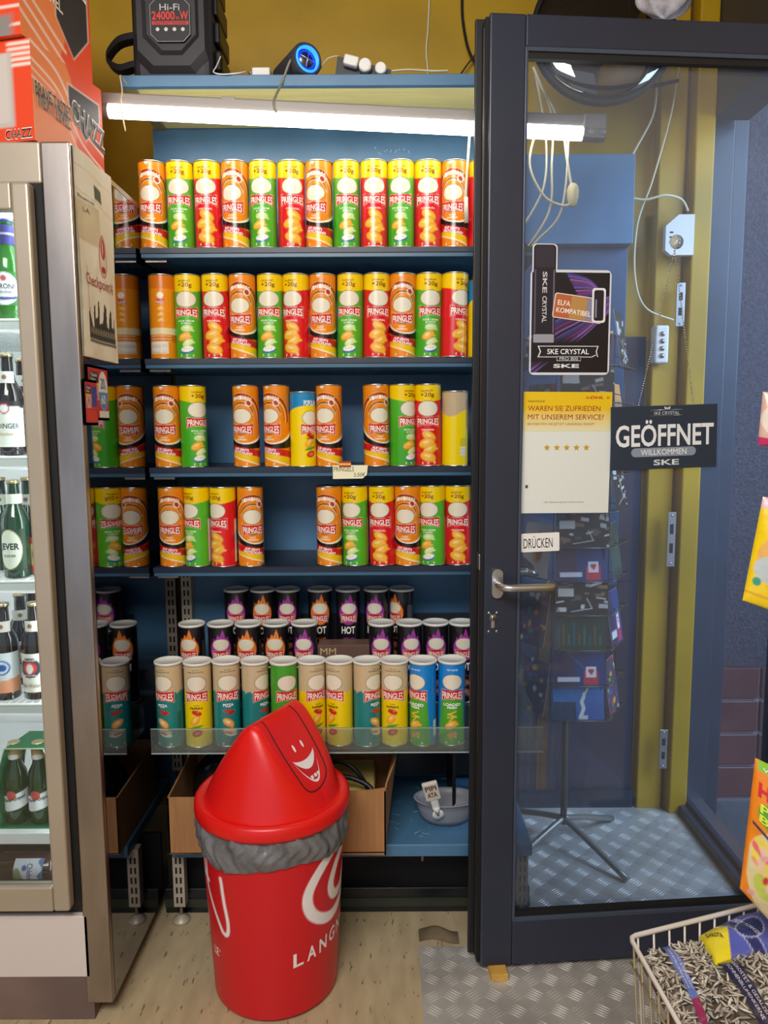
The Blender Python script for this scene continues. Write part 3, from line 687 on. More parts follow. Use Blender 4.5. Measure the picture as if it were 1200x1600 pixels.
m = MB(); rs = random.Random(2)
for k in range(80): x = rs.uniform(-.018, .018); z = rs.uniform(.065, .12); m.tube([R @ Vector((x, .006, z)), R @ Vector((x*1.1, .018, z))], .0008, MBLACK, 4)
m.build('bristles', t)
# orange bottle behind the door at the end of the base shelf
pb = atY(822, 1262, 2.2)
t = empty('sauce_bottle', (.375, 2.2, ZB), 'orange plastic bottle with yellow cap at the end of the base shelf', 'bottle')
m = MB(); m.lathe([(.024, 0), (.028, .004), (.028, .05), (.024, .06), (.028, .07), (.028, .10), (.014, .125)], mat('orange_plastic', '#D9702A', .35), 32); m.lathe([(.0285, .02), (.0285, .045)], mat('label_white', '#E6E0D8', .5), 32, cap0=False, cap1=False); m.build('body', t)
m = MB(); m.lathe([(.016, .118), (.024, .12), (.024, .155), (.02, .162)], mat('yellow_cap_plastic', '#D9A81C', .35), 32); m.build('cap', t)
# ================================================================== LED TUBE LAMP
YL = 1.985
a = atY(157, 166, YL); b = atY(944, 203, YL)
d = (b-a); L = d.length; ang = math.atan2(-(b.z-a.z), b.x-a.x)
lamp = empty('tube_lamp', a, 'long white tube lamp hanging from cords below the top board', 'lamp'); lamp.rotation_euler = (0, ang, 0)
MH = mat('lamp_housing', '#8E8782', .4)
m = MB(); m.box((0, -.014, -.002), (L, .010, .030), MH, bev=.004); m.box((.31, -.0145, .024), (.345, .0105, .032), MH, bev=.002); m.build('housing', lamp)
ED = mat('lit_tube_diffuser', '#FFFDF6', .4, emis=8.8)
m = MB(); m.tube([(.024, -.004, -.012), (L-.056, -.004, -.013)], .0175, ED, 20); m.build('diffuser', lamp)
m = MB(); m.tube([(L-.056, -.004, -.012), (L, -.004, -.013)], .0185, MH, 20); m.tube([(0, -.004, -.012), (.024, -.004, -.013)], .018, MH, 20); m.box((L-.058, -.02, -.028), (L, .014, .032), MH, bev=.004); m.build('end_cap', lamp)
def cable(name, pts, r, mt, label, cat='cable', sm=8, group=None):
    m = MB(); m.tube(pts, r, mt, 8, smooth_path=sm); o = m.build(name); return tag(o, label, cat, group)
c0 = atY(188, 118, YL); c1 = atY(189, 165, YL-.022)
cable('string', [c0+Vector((0, .05, .0)), c0, (c0+c1)/2+Vector((.004, 0, 0)), c1, atY(196, 205, YL-.022)], .0018, MCREAM, 'thin pale cord holding the left end of the tube lamp', 'cord')
c0 = atY(452, 98, YS-.004); c1 = atY(427, 160, YL-.024)
cable('string', [atY(456, 94, YS+.01), c0, atY(440, 130, YS-.008), c1, atY(432, 176, YL-.024)], .003, mat('grey_twine', '#8E8A78', .8), 'grey twisted cord tied down from the round speaker to the tube lamp', 'cord')

# ================================================================== THINGS ON THE TOP BOARD
ZT = ZTOPU
MSP = mat('matt_black_speaker_case', '#25252A', .5, noise=.1, nscale=8)
p0 = atY(206, 112, 2.07); p1 = atY(353, 112, 2.07)
W = p1.x-p0.x-.01; HH = .30
t = empty('party_speaker', (p0.x, 2.07, ZT), 'large black box speaker with Hi-Fi badge on the top board', 'speaker')
m = MB(); m.box((0, 0, 0), (W*.90, .16, HH), MSP, bev=.022)
oc = lambda cx, cz, w, h, k: [(cx-w+k, cz-h), (cx+w-k, cz-h), (cx+w, cz-h+k), (cx+w, cz+h-k), (cx+w-k, cz+h), (cx-w+k, cz+h), (cx-w, cz+h-k), (cx-w, cz-h+k)]
def ringp(m, P, Q, y0, y1, mt):
    n = len(P); vs = [(x, y0, z) for x, z in P]+[(x, y1, z) for x, z in Q]
    m.add(vs, [(i, (i+1) % n, (i+1) % n+n, i+n) for i in range(n)], mt)
cx, cz = W*.455, .150
A1 = oc(cx, cz, W*.40, .135, .035); A2 = oc(cx, cz, W*.37, .12, .04); A3 = oc(cx, cz, W*.31, .095, .045); A4 = oc(cx, cz, W*.27, .08, .04)
ringp(m, A1, A2, 0, -.010, MSP); ringp(m, A2, A3, -.010, -.010, MSP); ringp(m, A3, A4, -.010, -.004, MSP)
m.add([(x, -.004, z) for x, z in A4], [tuple(range(8))], MSP)
m.tube([(W*.16, -.001, .05), (W*.16, .01, .05)], .006, MRUB); m.tube([(W*.78, -.001, .05), (W*.78, .01, .05)], .006, MRUB)
m.build('case', t)
m = MB()
for k in range(5): m.box((W*.9, .02, .03+k*.07), (W*.985-.004*k, .15, .085+k*.07), MBLACK, bev=.012)
m.build('side_bumper', t)
m = MB(); bz = .142; B1 = oc(cx, bz, .052, .054, .018); B2 = oc(cx, bz, .0505, .0525, .0175)
m.add([(x, -.0112, z) for x, z in B1], [tuple(range(8))], PRINT, lin('#9A9A9C')); m.add([(x, -.0118, z) for x, z in B2], [tuple(range(8))], PRINT, lin('#1A1A1E'))
tx = lambda x0, z0, w, h: (lambda a, b: (cx+x0+w*a, -.0124, bz+z0+h*b))
m.text('Hi-Fi', tx(-.026, .022, .052, .016), PRINT, '#B9BABC', .01); m.text('24000', tx(-.047, -.001, .060, .021), PRINT, '#E0352A', .02); m.text('W', tx(.026, -.001, .022, .021), PRINT, '#E0352A', .02); m.text('m', tx(.016, .0, .008, .006), PRINT, '#E0352A', .02)
m.add([(cx-.047, -.0122, bz-.013), (cx+.048, -.0122, bz-.013), (cx+.048, -.0122, bz-.004), (cx-.047, -.0122, bz-.004)], [(0, 1, 2, 3)], PRINT, lin('#D03428'))
m.text('OUTPUT POWER', tx(-.042, -.0115, .086, .006), PRINT, '#1A1A1E', .01)
for k in range(4): m.poly([(cx-.033+.022*k+.005*math.cos(q*.785), bz-.024+.005*math.sin(q*.785)) for q in range(8)], lambda x, z: (x, -.0122, z), PRINT, '#D5D5D5')
m.build('badge', t)
m = MB()
sp = [atY(x, y, 2.09)-t.location for x, y in ((212, 58), (185, 66), (168, 92), (186, 108), (206, 104), (222, 100))]
sp = spline(sp, 5)
vs = []
for q in sp: vs += [q+Vector((0, -.012, .008)), q+Vector((0, .018, .010)), q+Vector((0, .018, -.010)), q+Vector((0, -.012, -.008))]
fs = []
for i in range(len(sp)-1):
    for k in range(4): fs.append((i*4+k, i*4+(k+1) % 4, i*4+4+(k+1) % 4, i*4+4+k))
m.add(vs, fs, mat('black_webbing', '#18181C', .8)); m.build('strap', t, fixn=True)
cable('charging_cable', [atY(345, 88, 2.085), atY(338, 104, 2.06), atY(334, 113, 2.05), atY(350, 116, 2.04), atY(372, 114, 2.045), atY(384, 112, 2.06)], .0016, MWHITE, 'thin white cable lying beside the large black box speaker')
p = atY(409, 112, 2.055); t = empty('mains_adapter', (p.x-.018, 2.052, ZT), 'small white mains adapter on the top board between the speakers', 'adapter')
m = MB(); m.box((-.008, 0, 0), (.04, .03, .022), MWHITE, bev=.004); m.build('body', t)
m = MB(); m.tube([(-.018, .008, .012), (-.008, .008, .012)], .002, MALU); m.tube([(-.018, .02, .012), (-.008, .02, .012)], .002, MALU); m.build('pin', t)
# round bluetooth style speaker
fc = atY(481, 83, 2.052); r = (atY(506, 83, 2.055).x-atY(455, 83, 2.055).x)/2*.98
fc.z = ZT+r+.001
t = empty('round_speaker', (fc.x, fc.y, ZT), 'dark cylindrical portable speaker with a glowing blue ring', 'speaker')
dirb = Vector((-.5, .86, 0)).normalized(); R = Vector((0, 0, 1)).rotation_difference(dirb).to_matrix().to_4x4()
M = Matrix.Translation((0, 0, r)) @ R
m = MB(); m.lathe([(.0, .012), (r*.8, .012), (r*.8, 0.002), (r*.9, -.002), (r, .006), (r, .145), (r*.9, .152), (.0, .152)], mat('grey_mesh_fabric', '#3A3A40', .8, bump=.6, bscale=400), 48, M=M, cap0=False, cap1=False); m.build('case', t)
m = MB(); m.lathe([(r*.66, .003), (r*.68, -.001), (r*.76, -.001), (r*.79, .003), (r*.79, .011), (r*.66, .011)], mat('blue_light_ring', '#1B62FF', .4, emis=3.2), 48, M=M, cap0=False, cap1=False); m.build('light_ring', t)
m = MB(); m.lathe([(.0005, .002), (r*.45, .004), (r*.56, .008), (r*.62, .012)], mat('dark_steel_cone', '#6A6A66', .25, 1.0), 40, M=M, cap1=False)
for q in (.785, 2.356): m.tube([M @ Vector((r*.5*math.cos(q), r*.5*math.sin(q), .001)), M @ Vector((-r*.5*math.cos(q), -r*.5*math.sin(q), .001))], .0012, MALU)
m.build('cone', t)
# power strip with chargers
pl = atY(523, 112, 2.068); pr = atY(611, 112, 2.068); w = pr.x-pl.x
t = empty('power_strip', (pl.x, 2.068, ZT), 'black power strip tilted up at the left end of the top board wires', 'power strip')
t['label'] = 'black power strip with white chargers plugged in on the top board'
m = MB(); vs = [(0, 0, 0), (w, 0, 0), (w, 0, .020), (.008, 0, .055), (0, .05, 0), (w, .05, 0), (w, .05, .020), (.008, .05, .055)]
m.add(vs, [(0, 1, 2, 3), (7, 6, 5, 4), (0, 4, 5, 1), (1, 5, 6, 2), (2, 6, 7, 3), (3, 7, 4, 0)], MBLACK); m.build('housing', t, fixn=True)
for k, (x, z, q) in enumerate(((.045, .034, .022), (.083, .026, .017), (.125, .018, .015))):
    m = MB()
    if k == 0: m.box((x-.02, -.026, z-.012), (x+.018, -.0005, z+.012), MWHITE, bev=.004, M=Matrix.Translation((x, 0, z)) @ Matrix.Rotation(.25, 4, 'Y') @ Matrix.Translation((-x, 0, -z)))
    else: m.lathe([(q*.8, 0), (q, .004), (q, .02), (q*.8, .026)], MWHITE, 24, M=Matrix.Translation((x*.97, 0, z-.002)) @ Matrix.Rotation(math.pi/2, 4, 'X'))
    m.build('charger_plug', t)
cable('charger_cable', [atY(535, 96, 2.08), atY(528, 88, 2.07), atY(512, 92, 2.07), atY(500, 108, 2.085), atY(494, 113, 2.10)], .0016, MCREAM, 'thin white cable between the round speaker and the power strip')
cable('wall_cable', [atY(671, -8, YW-.006), atY(669, 40, YW-.005), atY(666, 80, YW-.006), atY(668, 106, YW-.006), atY(668, 130, YW-.006)], .0035, MCREAM, 'beige cable running down the yellow wall above the top board')
cable('board_cable', [atY(612, 111, 2.15), atY(640, 109, 2.14), atY(675, 111, 2.12), atY(700, 110.5, 2.13)], .003, MCREAM, 'pale cable lying along the top board right of the power strip')
cable('black_cable', [atY(722, -8, YW-.01), atY(723, 30, YW-.01), atY(731, 74, YW-.02), atY(744, 100, YW-.03), atY(760, 120, YW-.03)], .0045, MRUB, 'black cable hanging down the yellow wall beside the door top')
cable('black_cable', [atY(762, 60, YW-.03), atY(745, 82, YW-.03), atY(728, 104, YW-.03), atY(716, 122, YW-.03)], .003, mat('brown_cable', '#3A1E12', .5), 'dark brown cable crossing the black cable beside the door top')

# ================================================================== DRINKS FRIDGE
FY = 1.625; FXR = XM; FXL = -1.42; FZT = zY(222, 1.63, 80)
XP = -.717; XD = -.732
ZDT = zY(290, FY-.004, 30); ZDB = zY(1414, FY-.004, 60)
MFR = mat('beige_grey_fridge_metal', '#B3A695', .35, .35, noise=.06, nscale=4)
MWH = mat('white_fridge_liner', '#EDF1F2', .4)
fr = empty('drinks_fridge', (0, 0, 0), 'tall stainless drinks fridge with a lit glass door at the left', 'fridge')
m = MB()
m.box((FXR-.012, FY+.02, .045), (FXR, YB+.10, FZT), MMIRROR)
m.build('polished_side', fr)
m = MB(); m.box((XP, FY, .045), (FXR, FY+.02, FZT), MSTEEL, bev=.004); m.build('corner_post', fr)
m = MB(); m.box((FXR-.0, FY+.021, FZT-.012), (FXR+.001, YB+.10, FZT), MSTEEL); m.build('side_trim', fr)
m = MB()
m.box((FXL, FY+.06, .27), (FXL+.04, YB+.08, FZT), MWH); m.box((FXL, YB+.05, .27), (XP-.006, YB+.08, FZT), MWH); m.box((XP-.04, FY+.06, .27), (XP-.004, YB+.08, FZT), MWH)
m.box((FXL, FY+.06, .27), (XP-.004, YB+.08, .285), MWH); m.box((FXL, FY+.06, FZT-.10), (XP-.004, YB+.08, FZT), MWH)
m.build('liner', fr)
m = MB(); m.box((FXL, FY, ZDT+.006), (XP-.0005, FY+.06, FZT), MFR, bev=.004); m.build('header', fr)
m = MB(); m.box((XD-.035, FY+.002, ZDB-.01), (XP-.0005, FY+.06, ZDT+.006), MRUB); m.build('door_gap_seal', fr)
m = MB(); m.box((FXL, FY+.0, zY(1527, FY, 60)), (XP+.012, FY+.3, zY(1432, FY, 60)), mat('white_kick_panel', '#D9CFCB', .35), bev=.002); m.build('kick_panel', fr)
m = MB(); m.box((FXL, FY+.015, zY(1432, FY, 60)), (XP, FY+.3, ZDB+.01), MBLACK); m.box((FXL, FY+.006, ZDB-.012), (XP-.04, FY+.02, ZDB-.004), MALU); m.build('bottom_grille', fr)
m = MB(); m.box((FXL, FY+.004, 0), (XP+.016, FY+.5, zY(1527, FY, 60)-.001), mat('mauve_plinth_board', '#75605A', .6, noise=.2, nscale=6)); m.build('plinth', fr)
# door
fw = .050; dr = MB()
m = MB()
m.box((FXL, FY-.03, ZDB), (FXL+fw, FY+.0, ZDT), MFR, bev=.004); m.box((XD-fw+.012, FY-.03, ZDB), (XD, FY, ZDT), MFR, bev=.006)
m.box((FXL+fw, FY-.03, ZDT-.055), (XD-fw+.012, FY, ZDT), MFR, bev=.004); m.box((FXL+fw, FY-.03, ZDB), (XD-fw+.012, FY, ZDB+.06), MFR, bev=.004)
dd = m.build('door', fr)
m = MB(); m.box((FXL+fw, FY-.018, ZDB+.06), (XD-fw+.012, FY-.014, ZDT-.055), thin_glass('fridge_glass', (.97, .99, .98), .8)); m.build('glass_pane', dd)
# lights inside
for (x, zz0, zz1) in ((XP-.055, .32, FZT-.13), (FXL+.06, .32, FZT-.13)):
    m = MB(); m.box((x-.006, FY+.075, zz0), (x+.006, FY+.085, zz1), mat('fridge_led_strip', '#F4FAFF', .5, emis=9.0)); m.build('led_strip', fr)
m = MB(); m.box((FXL+.08, FY+.10, FZT-.118), (XP-.06, FY+.14, FZT-.104), MATS['fridge_led_strip']); m.build('led_strip', fr)
FSY = FY+.075; FSB = YB+.04
SZ = [zY(y, FSY, 60) for y in (497, 712, 906, 1098)]; SZB = zY(1300, FSY, 60)
MWIRE = mat('white_coated_wire', '#F2F4F4', .35)
for z in SZ:
    m = MB(); m.tube([(FXL+.04, FSY, z-.004), (XP-.032, FSY, z-.004)], .0035, MWIRE); m.tube([(FXL+.04, FSY, z-.028), (XP-.032, FSY, z-.028)], .004, MWIRE)
    m.box((FXL+.04, FSY-.002, z-.026), (XP-.032, FSY+.0015, z-.008), mat('clear_price_rail', '#DCE6E4', .25, trans=.3))
    x = FXL+.05
    while x < XP-.035: m.tube([(x, FSY, z-.004), (x, FSB, z-.004)], .0018, MWIRE, 6); x += .018
    m.build('wire_shelf', fr)
m = MB(); m.box((FXL+.04, FSY-.004, SZB-.03), (XP-.032, FSB, SZB), MWH, bev=.003); m.build('bottom_shelf', fr)

# ---- bottles
GD = mat('dark_brown_bottle_glass', '#1C120C', .06, coat=.6); GG = mat('deep_green_bottle_glass', '#0F3A1A', .06, coat=.6); GG2 = mat('bright_green_bottle_glass', '#2E7A22', .08, coat=.6)
MGOLD = mat('gold_crown_cap', '#C9B88A', .3, .8)
def lab(m, r, z0, z1, a, fcol, n=36, k=30):
    m.grid(lambda U, V: (r*np.sin((U-.5)*2*a), -r*np.cos((U-.5)*2*a), z0+V*(z1-z0)), n, k, PRINT, fcol)
def make_bottle(style):
    t = empty('beer_bottle', (0, 0, 0)); R = .031; m = MB()
    g, H = {'wheat': (GD, .235), 'wheat2': (GD, .235), 'pils': (GG, .232), 'blue': (GG2, .225), 'cap': (GG, .232), 'red': (GD, .2), 'pilsner': (GG, .205), 'cider': (GD, .235)}[style]
    R = .026 if style == 'red' else (.028 if style == 'pilsner' else R)
    m.lathe([(R*.85, 0), (R, .004), (R, H*.56), (R*.9, H*.64), (R*.55, H*.74), (.0135, H*.82), (.0125, H*.95), (.014, H*.955), (.014, H*.975)], g, 36); m.build('glass', t)
    m = MB(); m.lathe([(.0145, H*.965), (.0155, H*.967), (.014, H*.998), (.012, H)], MGOLD if style != 'blue' else mat('blue_crown_cap', '#35469A', .35), 24); m.build('crown_cap', t)
    m = MB(); cm = cylmap(R+.0006); cn = cylmap(.0165)
    def W(w, cx, cz, ww, hh, c, b=.01): m.text(w, lambda s, q: cm(cx+(s-.5)*ww, cz+(q-.5)*hh, .0006), PRINT, c, b)
    if style == 'wheat':
        lab(m, R+.0006, .02, .125, 1.5, lambda U, V: (lambda A: A.put(.094-.35*A.X**2*8-A.Y, '#1C120C').ell(0, .088, .012, .012, '#B23A3A').ell(0, .088, .009, .009, '#E9EDEF').a)(Art((U-.5)*.09, V*.105, '#E6EEE6')))
        lab(m, .0262, .135, .138, 2.8, lambda U, V: U[..., None]*0+np.array(lin('#C9B070')))
        W('ERDINGER', 0, .068, .062, .012, '#2A3A50'); W('Weissbier', 0, .05, .036, .008, '#B89A50', .0)
    if style == 'wheat2':
        lab(m, R+.0006, .02, .115, 1.5, lambda U, V: (lambda A: A.ell(0, .06, .025, .025, '#27364A').ell(0, .06, .016, .016, '#D23A3A').ell(0, .058, .008, .012, '#F0EDE6').a)(Art((U-.5)*.09, V*.095, '#E8E8DC')))
        W('PAULANER', 0, .099, .034, .005, '#F0F0F0'); W('Hefe-Weizen', 0, .037, .05, .010, '#6A6048', .0); W('MUNCHEN', 0, .062, .03, .004, '#F0F0F0')
    if style == 'pils':
        lab(m, R+.0006, .022, .118, 1.25, lambda U, V: (lambda A: A.ell(0, .048, .029, .046, '#EDEFB8').ell(0, .048, .027, .044, '#DDE8D8').a)(Art((U-.5)*.078, V*.096, '#0F3A1A')))
        W('JEVER', 0, .075, .046, .020, '#16301E', .03); W('PILSENER', 0, .055, .03, .006, '#4A5A50')
        lab(m, .0178, H*.76, H*.86, 2.6, lambda U, V: U[..., None]*0+np.array(lin('#D9E2D4')))
    if style == 'blue':
        lab(m, R+.0006, .03, .105, 1.3, lambda U, V: (lambda A: A.ell(0, .037, .031, .036, '#E9F0F6').ell(0, .06, .007, .006, '#C04A50').band(.012-.9*A.X**2+6*A.X**2, .018+6*A.X**2, '#2A4A8E').a)(Art((U-.5)*.08, V*.075, '#2E7A22')))
        W('PERONI', 0, .072, .044, .011, '#3A3A50'); W('NASTRO AZZURRO', 0, .059, .036, .005, '#2A3A7A')
        lab(m, .0185, H*.74, H*.93, 3.0, lambda U, V: (lambda A: A.band(A.X*0+.02, A.X*0+.024, '#E6E8F4').a)(Art((U-.5)*.1, V*.04, '#4A4A9A')))
    if style == 'cider':
        lab(m, R+.0006, .02, .118, 1.4, lambda U, V: (lambda A: A.put(A.Y-.03-.2*A.X, '#E6A07A').ell(0, .062, .018, .018, '#1F5CB0').ell(0, .062, .014, .014, '#DDE8F4').ell(0, .062, .011, .009, '#1F5CB0').a)(Art((U-.5)*.08, V*.098, '#DCE8EC')))
    if style in ('wheat', 'wheat2', 'cider', 'cap'):
        c = {'wheat': '#DCE2E0', 'wheat2': '#E2E2D4', 'cider': '#E0DAD2', 'cap': '#D6DED0'}[style]
        lab(m, .0205, H*.70, H*.82, 1.1, lambda U, V: (lambda A: A.ell(0, .014, .005, .005, '#8A6A50').a)(Art((U-.5)*.04, V*.026, c)))
    if style == 'red':
        lab(m, R+.0006, .008, .095, 1.6, lambda U, V: (lambda A: A.band(A.X*0+.07, A.X*0+.09, '#D8352A').band(A.X*0, A.X*0+.018, '#D8352A').ell(-.006, .045, .01, .018, '#6A4A80').ell(-.006, .035, .008, .012, '#E0604A').a)(Art((U-.5)*.08, V*.087, '#D8C878')))
        lab(m, .0168, H*.78, H*.93, 3.0, lambda U, V: (lambda A: A.band(A.X*0+.01, A.X*0+.013, '#F0E8E0').band(A.X*0+.018, A.X*0+.021, '#F0E8E0').a)(Art((U-.5)*.04, V*.03, '#D84A6A')))
    if style == 'pilsner':
        lab(m, R+.0006, .035, .092, 1.35, lambda U, V: (lambda A: A.put(A.Y-.045-.25*A.X, '#E9EEF2').put(A.Y-.005-.25*A.X, '#0F3A1A').ell(-.006, .042, .012, .012, '#C9544A').a)(Art((U-.5)*.075, V*.057, '#0F3A1A')))
        m.text('Pilsner Urquell', lambda s, q: cm(-.026+.052*s, .056+.012*q+.010*s, .0012), PRINT, '#2A3038', .01)
        lab(m, .0165, H*.80, H*.955, 3.0, lambda U, V: (lambda A: A.ell(0, .006, .007, .007, '#D8D8DC').a)(Art((U-.5)*.05, V*.032, '#A8925A')))
    m.build('paper_label', t)
    return t
BP = {}
def bottle(style, px, py, Y, z, label, rz=0, group=None):
    t = copy_tree(BP[style]) if style in BP else BP.setdefault(style, make_bottle(style))
    p = atY(px+6, py, Y); t.location = (p.x, Y, z); t.rotation_euler = (0, 0, math.radians(rz)); return tag(t, label, 'bottle', group)
YA = FSY+.04
g = 'beer bottles in the fridge'
bottle('blue', 10, 480, YA, SZ[0], 'green bottle with blue capped neck and round white label, top fridge shelf', 6, g)
bottle('blue', 34, 480, YA+.085, SZ[0], 'green blue-capped bottle behind the front one on the top fridge shelf', 20, g)
bottle('wheat', 12, 690, YA, SZ[1], 'dark wheat beer bottle with large white label, second fridge shelf', 4, g)
bottle('wheat', 57, 690, YA+.045, SZ[1], 'dark wheat beer bottle half hidden by the door frame, second fridge shelf', -25, g)
bottle('wheat', 34, 680, YA+.13, SZ[1], 'dark wheat beer bottle standing behind two others, second fridge shelf', 35, g)
bottle('pils', 22, 880, YA, SZ[2], 'green pils bottle with oval pale label, third fridge shelf', -6, g)
bottle('red', 62, 880, YA+.02, SZ[2], 'small bottle with red and yellow label at the right of the third fridge shelf', 0, g)
bottle('cap', 43, 870, YA+.10, SZ[2], 'green bottle with white neck label behind the pils bottle', 10, g)
bottle('cap', 61, 860, YA+.17, SZ[2], 'green white-necked bottle furthest right at the back of the third fridge shelf', -10, g)
bottle('cap', 0, 870, YA+.10, SZ[2], 'green white-necked bottle at the left picture edge, third fridge shelf', 20, g)
bottle('cider', 6, 1075, YA, SZ[3], 'bottle with blue round emblem and peach label, fourth fridge shelf', 8, g)
bottle('wheat2', 53, 1075, YA+.005, SZ[3], 'wheat beer bottle with red and blue round emblem, fourth fridge shelf', -4, g)
bottle('cider', 85, 1075, YA+.01, SZ[3], 'bottle with peach label mostly hidden by the door frame, fourth fridge shelf', 60, g)
bottle('wheat2', 32, 1060, YA+.11, SZ[3], 'dark bottle at the back between two others, fourth fridge shelf', 25, g)
bottle('cider', 50, 1060, YA+.18, SZ[3], 'dark bottle furthest back on the fourth fridge shelf', -40, g)
bottle('pilsner', 24, 1290, YA+.01, SZB+.004, 'green pilsner bottle with red seal, left one in the green carrier', 10, g)
bottle('pilsner', 61, 1290, YA+.01, SZB+.004, 'green pilsner bottle with red seal, right one in the green carrier', 10, g)
# carrier of the two pilsner bottles
xa = atY(-3, 1290, YA-.03).x; xb = atY(88, 1290, YA-.03).x
t = empty('bottle_carrier', (xa, YA-.025, SZB), 'green cardboard bottle carrier on the bottom fridge shelf', 'carrier')
MGC = mat('green_carrier_board', '#167048', .45); w = xb-xa; hh = .255
m = MB(); m.add([(0, 0, 0), (w, 0, 0), (w, .08, 0), (0, .08, 0), (0, 0, .004), (w, 0, .004), (w, .08, .004), (0, .08, .004)], [(0, 3, 2, 1), (4, 5, 6, 7), (0, 1, 5, 4), (1, 2, 6, 5), (2, 3, 7, 6), (3, 0, 4, 7)], MGC); m.build('base', t)
m = MB()
edge = [(0, .004), (-.002, .09), (.006, .15), (.024, .205), (w-.024, .205), (w-.006, .15), (w+.002, .09), (w, .004)]
m.tube([(x, 0, z) for x, z in edge], .0016, mat('pale_board_edge', '#C9D6B8', .6), 6); m.tube([(x+.022, .09, z*1.02) for x, z in edge], .0016, MATS['pale_board_edge'], 6); m.build('cut_edge', t)
m = MB(); m.add([(.024, 0, .205), (w-.024, 0, .205), (w+.0, .09, .212), (.044, .09, .212)], [(0, 1, 2, 3)], MGC)
P = edge[4:]; n = len(P)
m.add([(x, 0, z) for x, z in P]+[(x+.022, .09, z*1.02) for x, z in P], [(i, i+1, n+i+1, n+i) for i in range(n-1)], MGC)
P = edge[:4]; n = len(P); m.add([(x, 0, z) for x, z in P]+[(x+.022, .09, z*1.02) for x, z in P], [(i, i+1, n+i+1, n+i) for i in range(n-1)], MGC)
m.build('sleeve', t, fixn=True)
# bottle lying on its side below
MLY = mat('purple_brown_bottle_glass', '#33161A', .08, coat=.5)
zl = .285; p = atY(45, 1370, YA)
t = empty('lying_bottle', (p.x-.135, YA, zl+.037), 'dark bottle lying on its side at the bottom of the fridge', 'bottle')
R = Matrix.Rotation(math.pi/2, 4, 'Y') @ Matrix.Rotation(math.pi/2, 4, 'Z')
R = Matrix(((0, 0, 1, 0), (0, 1, 0, 0), (-1, 0, 0, 0), (0, 0, 0, 1)))
m = MB(); m.lathe([(.012, -.06), (.013, .0), (.026, .045), (.036, .07), (.036, .2), (.032, .206)], MLY, 36, M=R); m.build('glass', t)
m = MB()
m.grid(lambda U, V: (.115+U*.072, -.0366*np.cos((V-.5)*2.2), .0366*np.sin((V-.5)*2.2)), 30, 30, PRINT, lambda U, V: (lambda A: A.ell(.008, .028, .012, .022, '#8E9A7A').ell(.02, .02, .005, .008, '#C83A3A').ell(.026, .05, .006, .006, '#3A5AA8').put(-(A.X-.064+.006*np.cos(A.Y*200)), '#5A78B0').a)(Art(U*.072, V*.07, '#D6DEE8')))
m.text('Chlebowe', lambda a, b: (.148+.014*b, -.0372*math.cos((.5-a)*1.5), .0372*math.sin((.5-a)*1.5)), PRINT, '#4A5A9A', .02); m.build('paper_label', t)

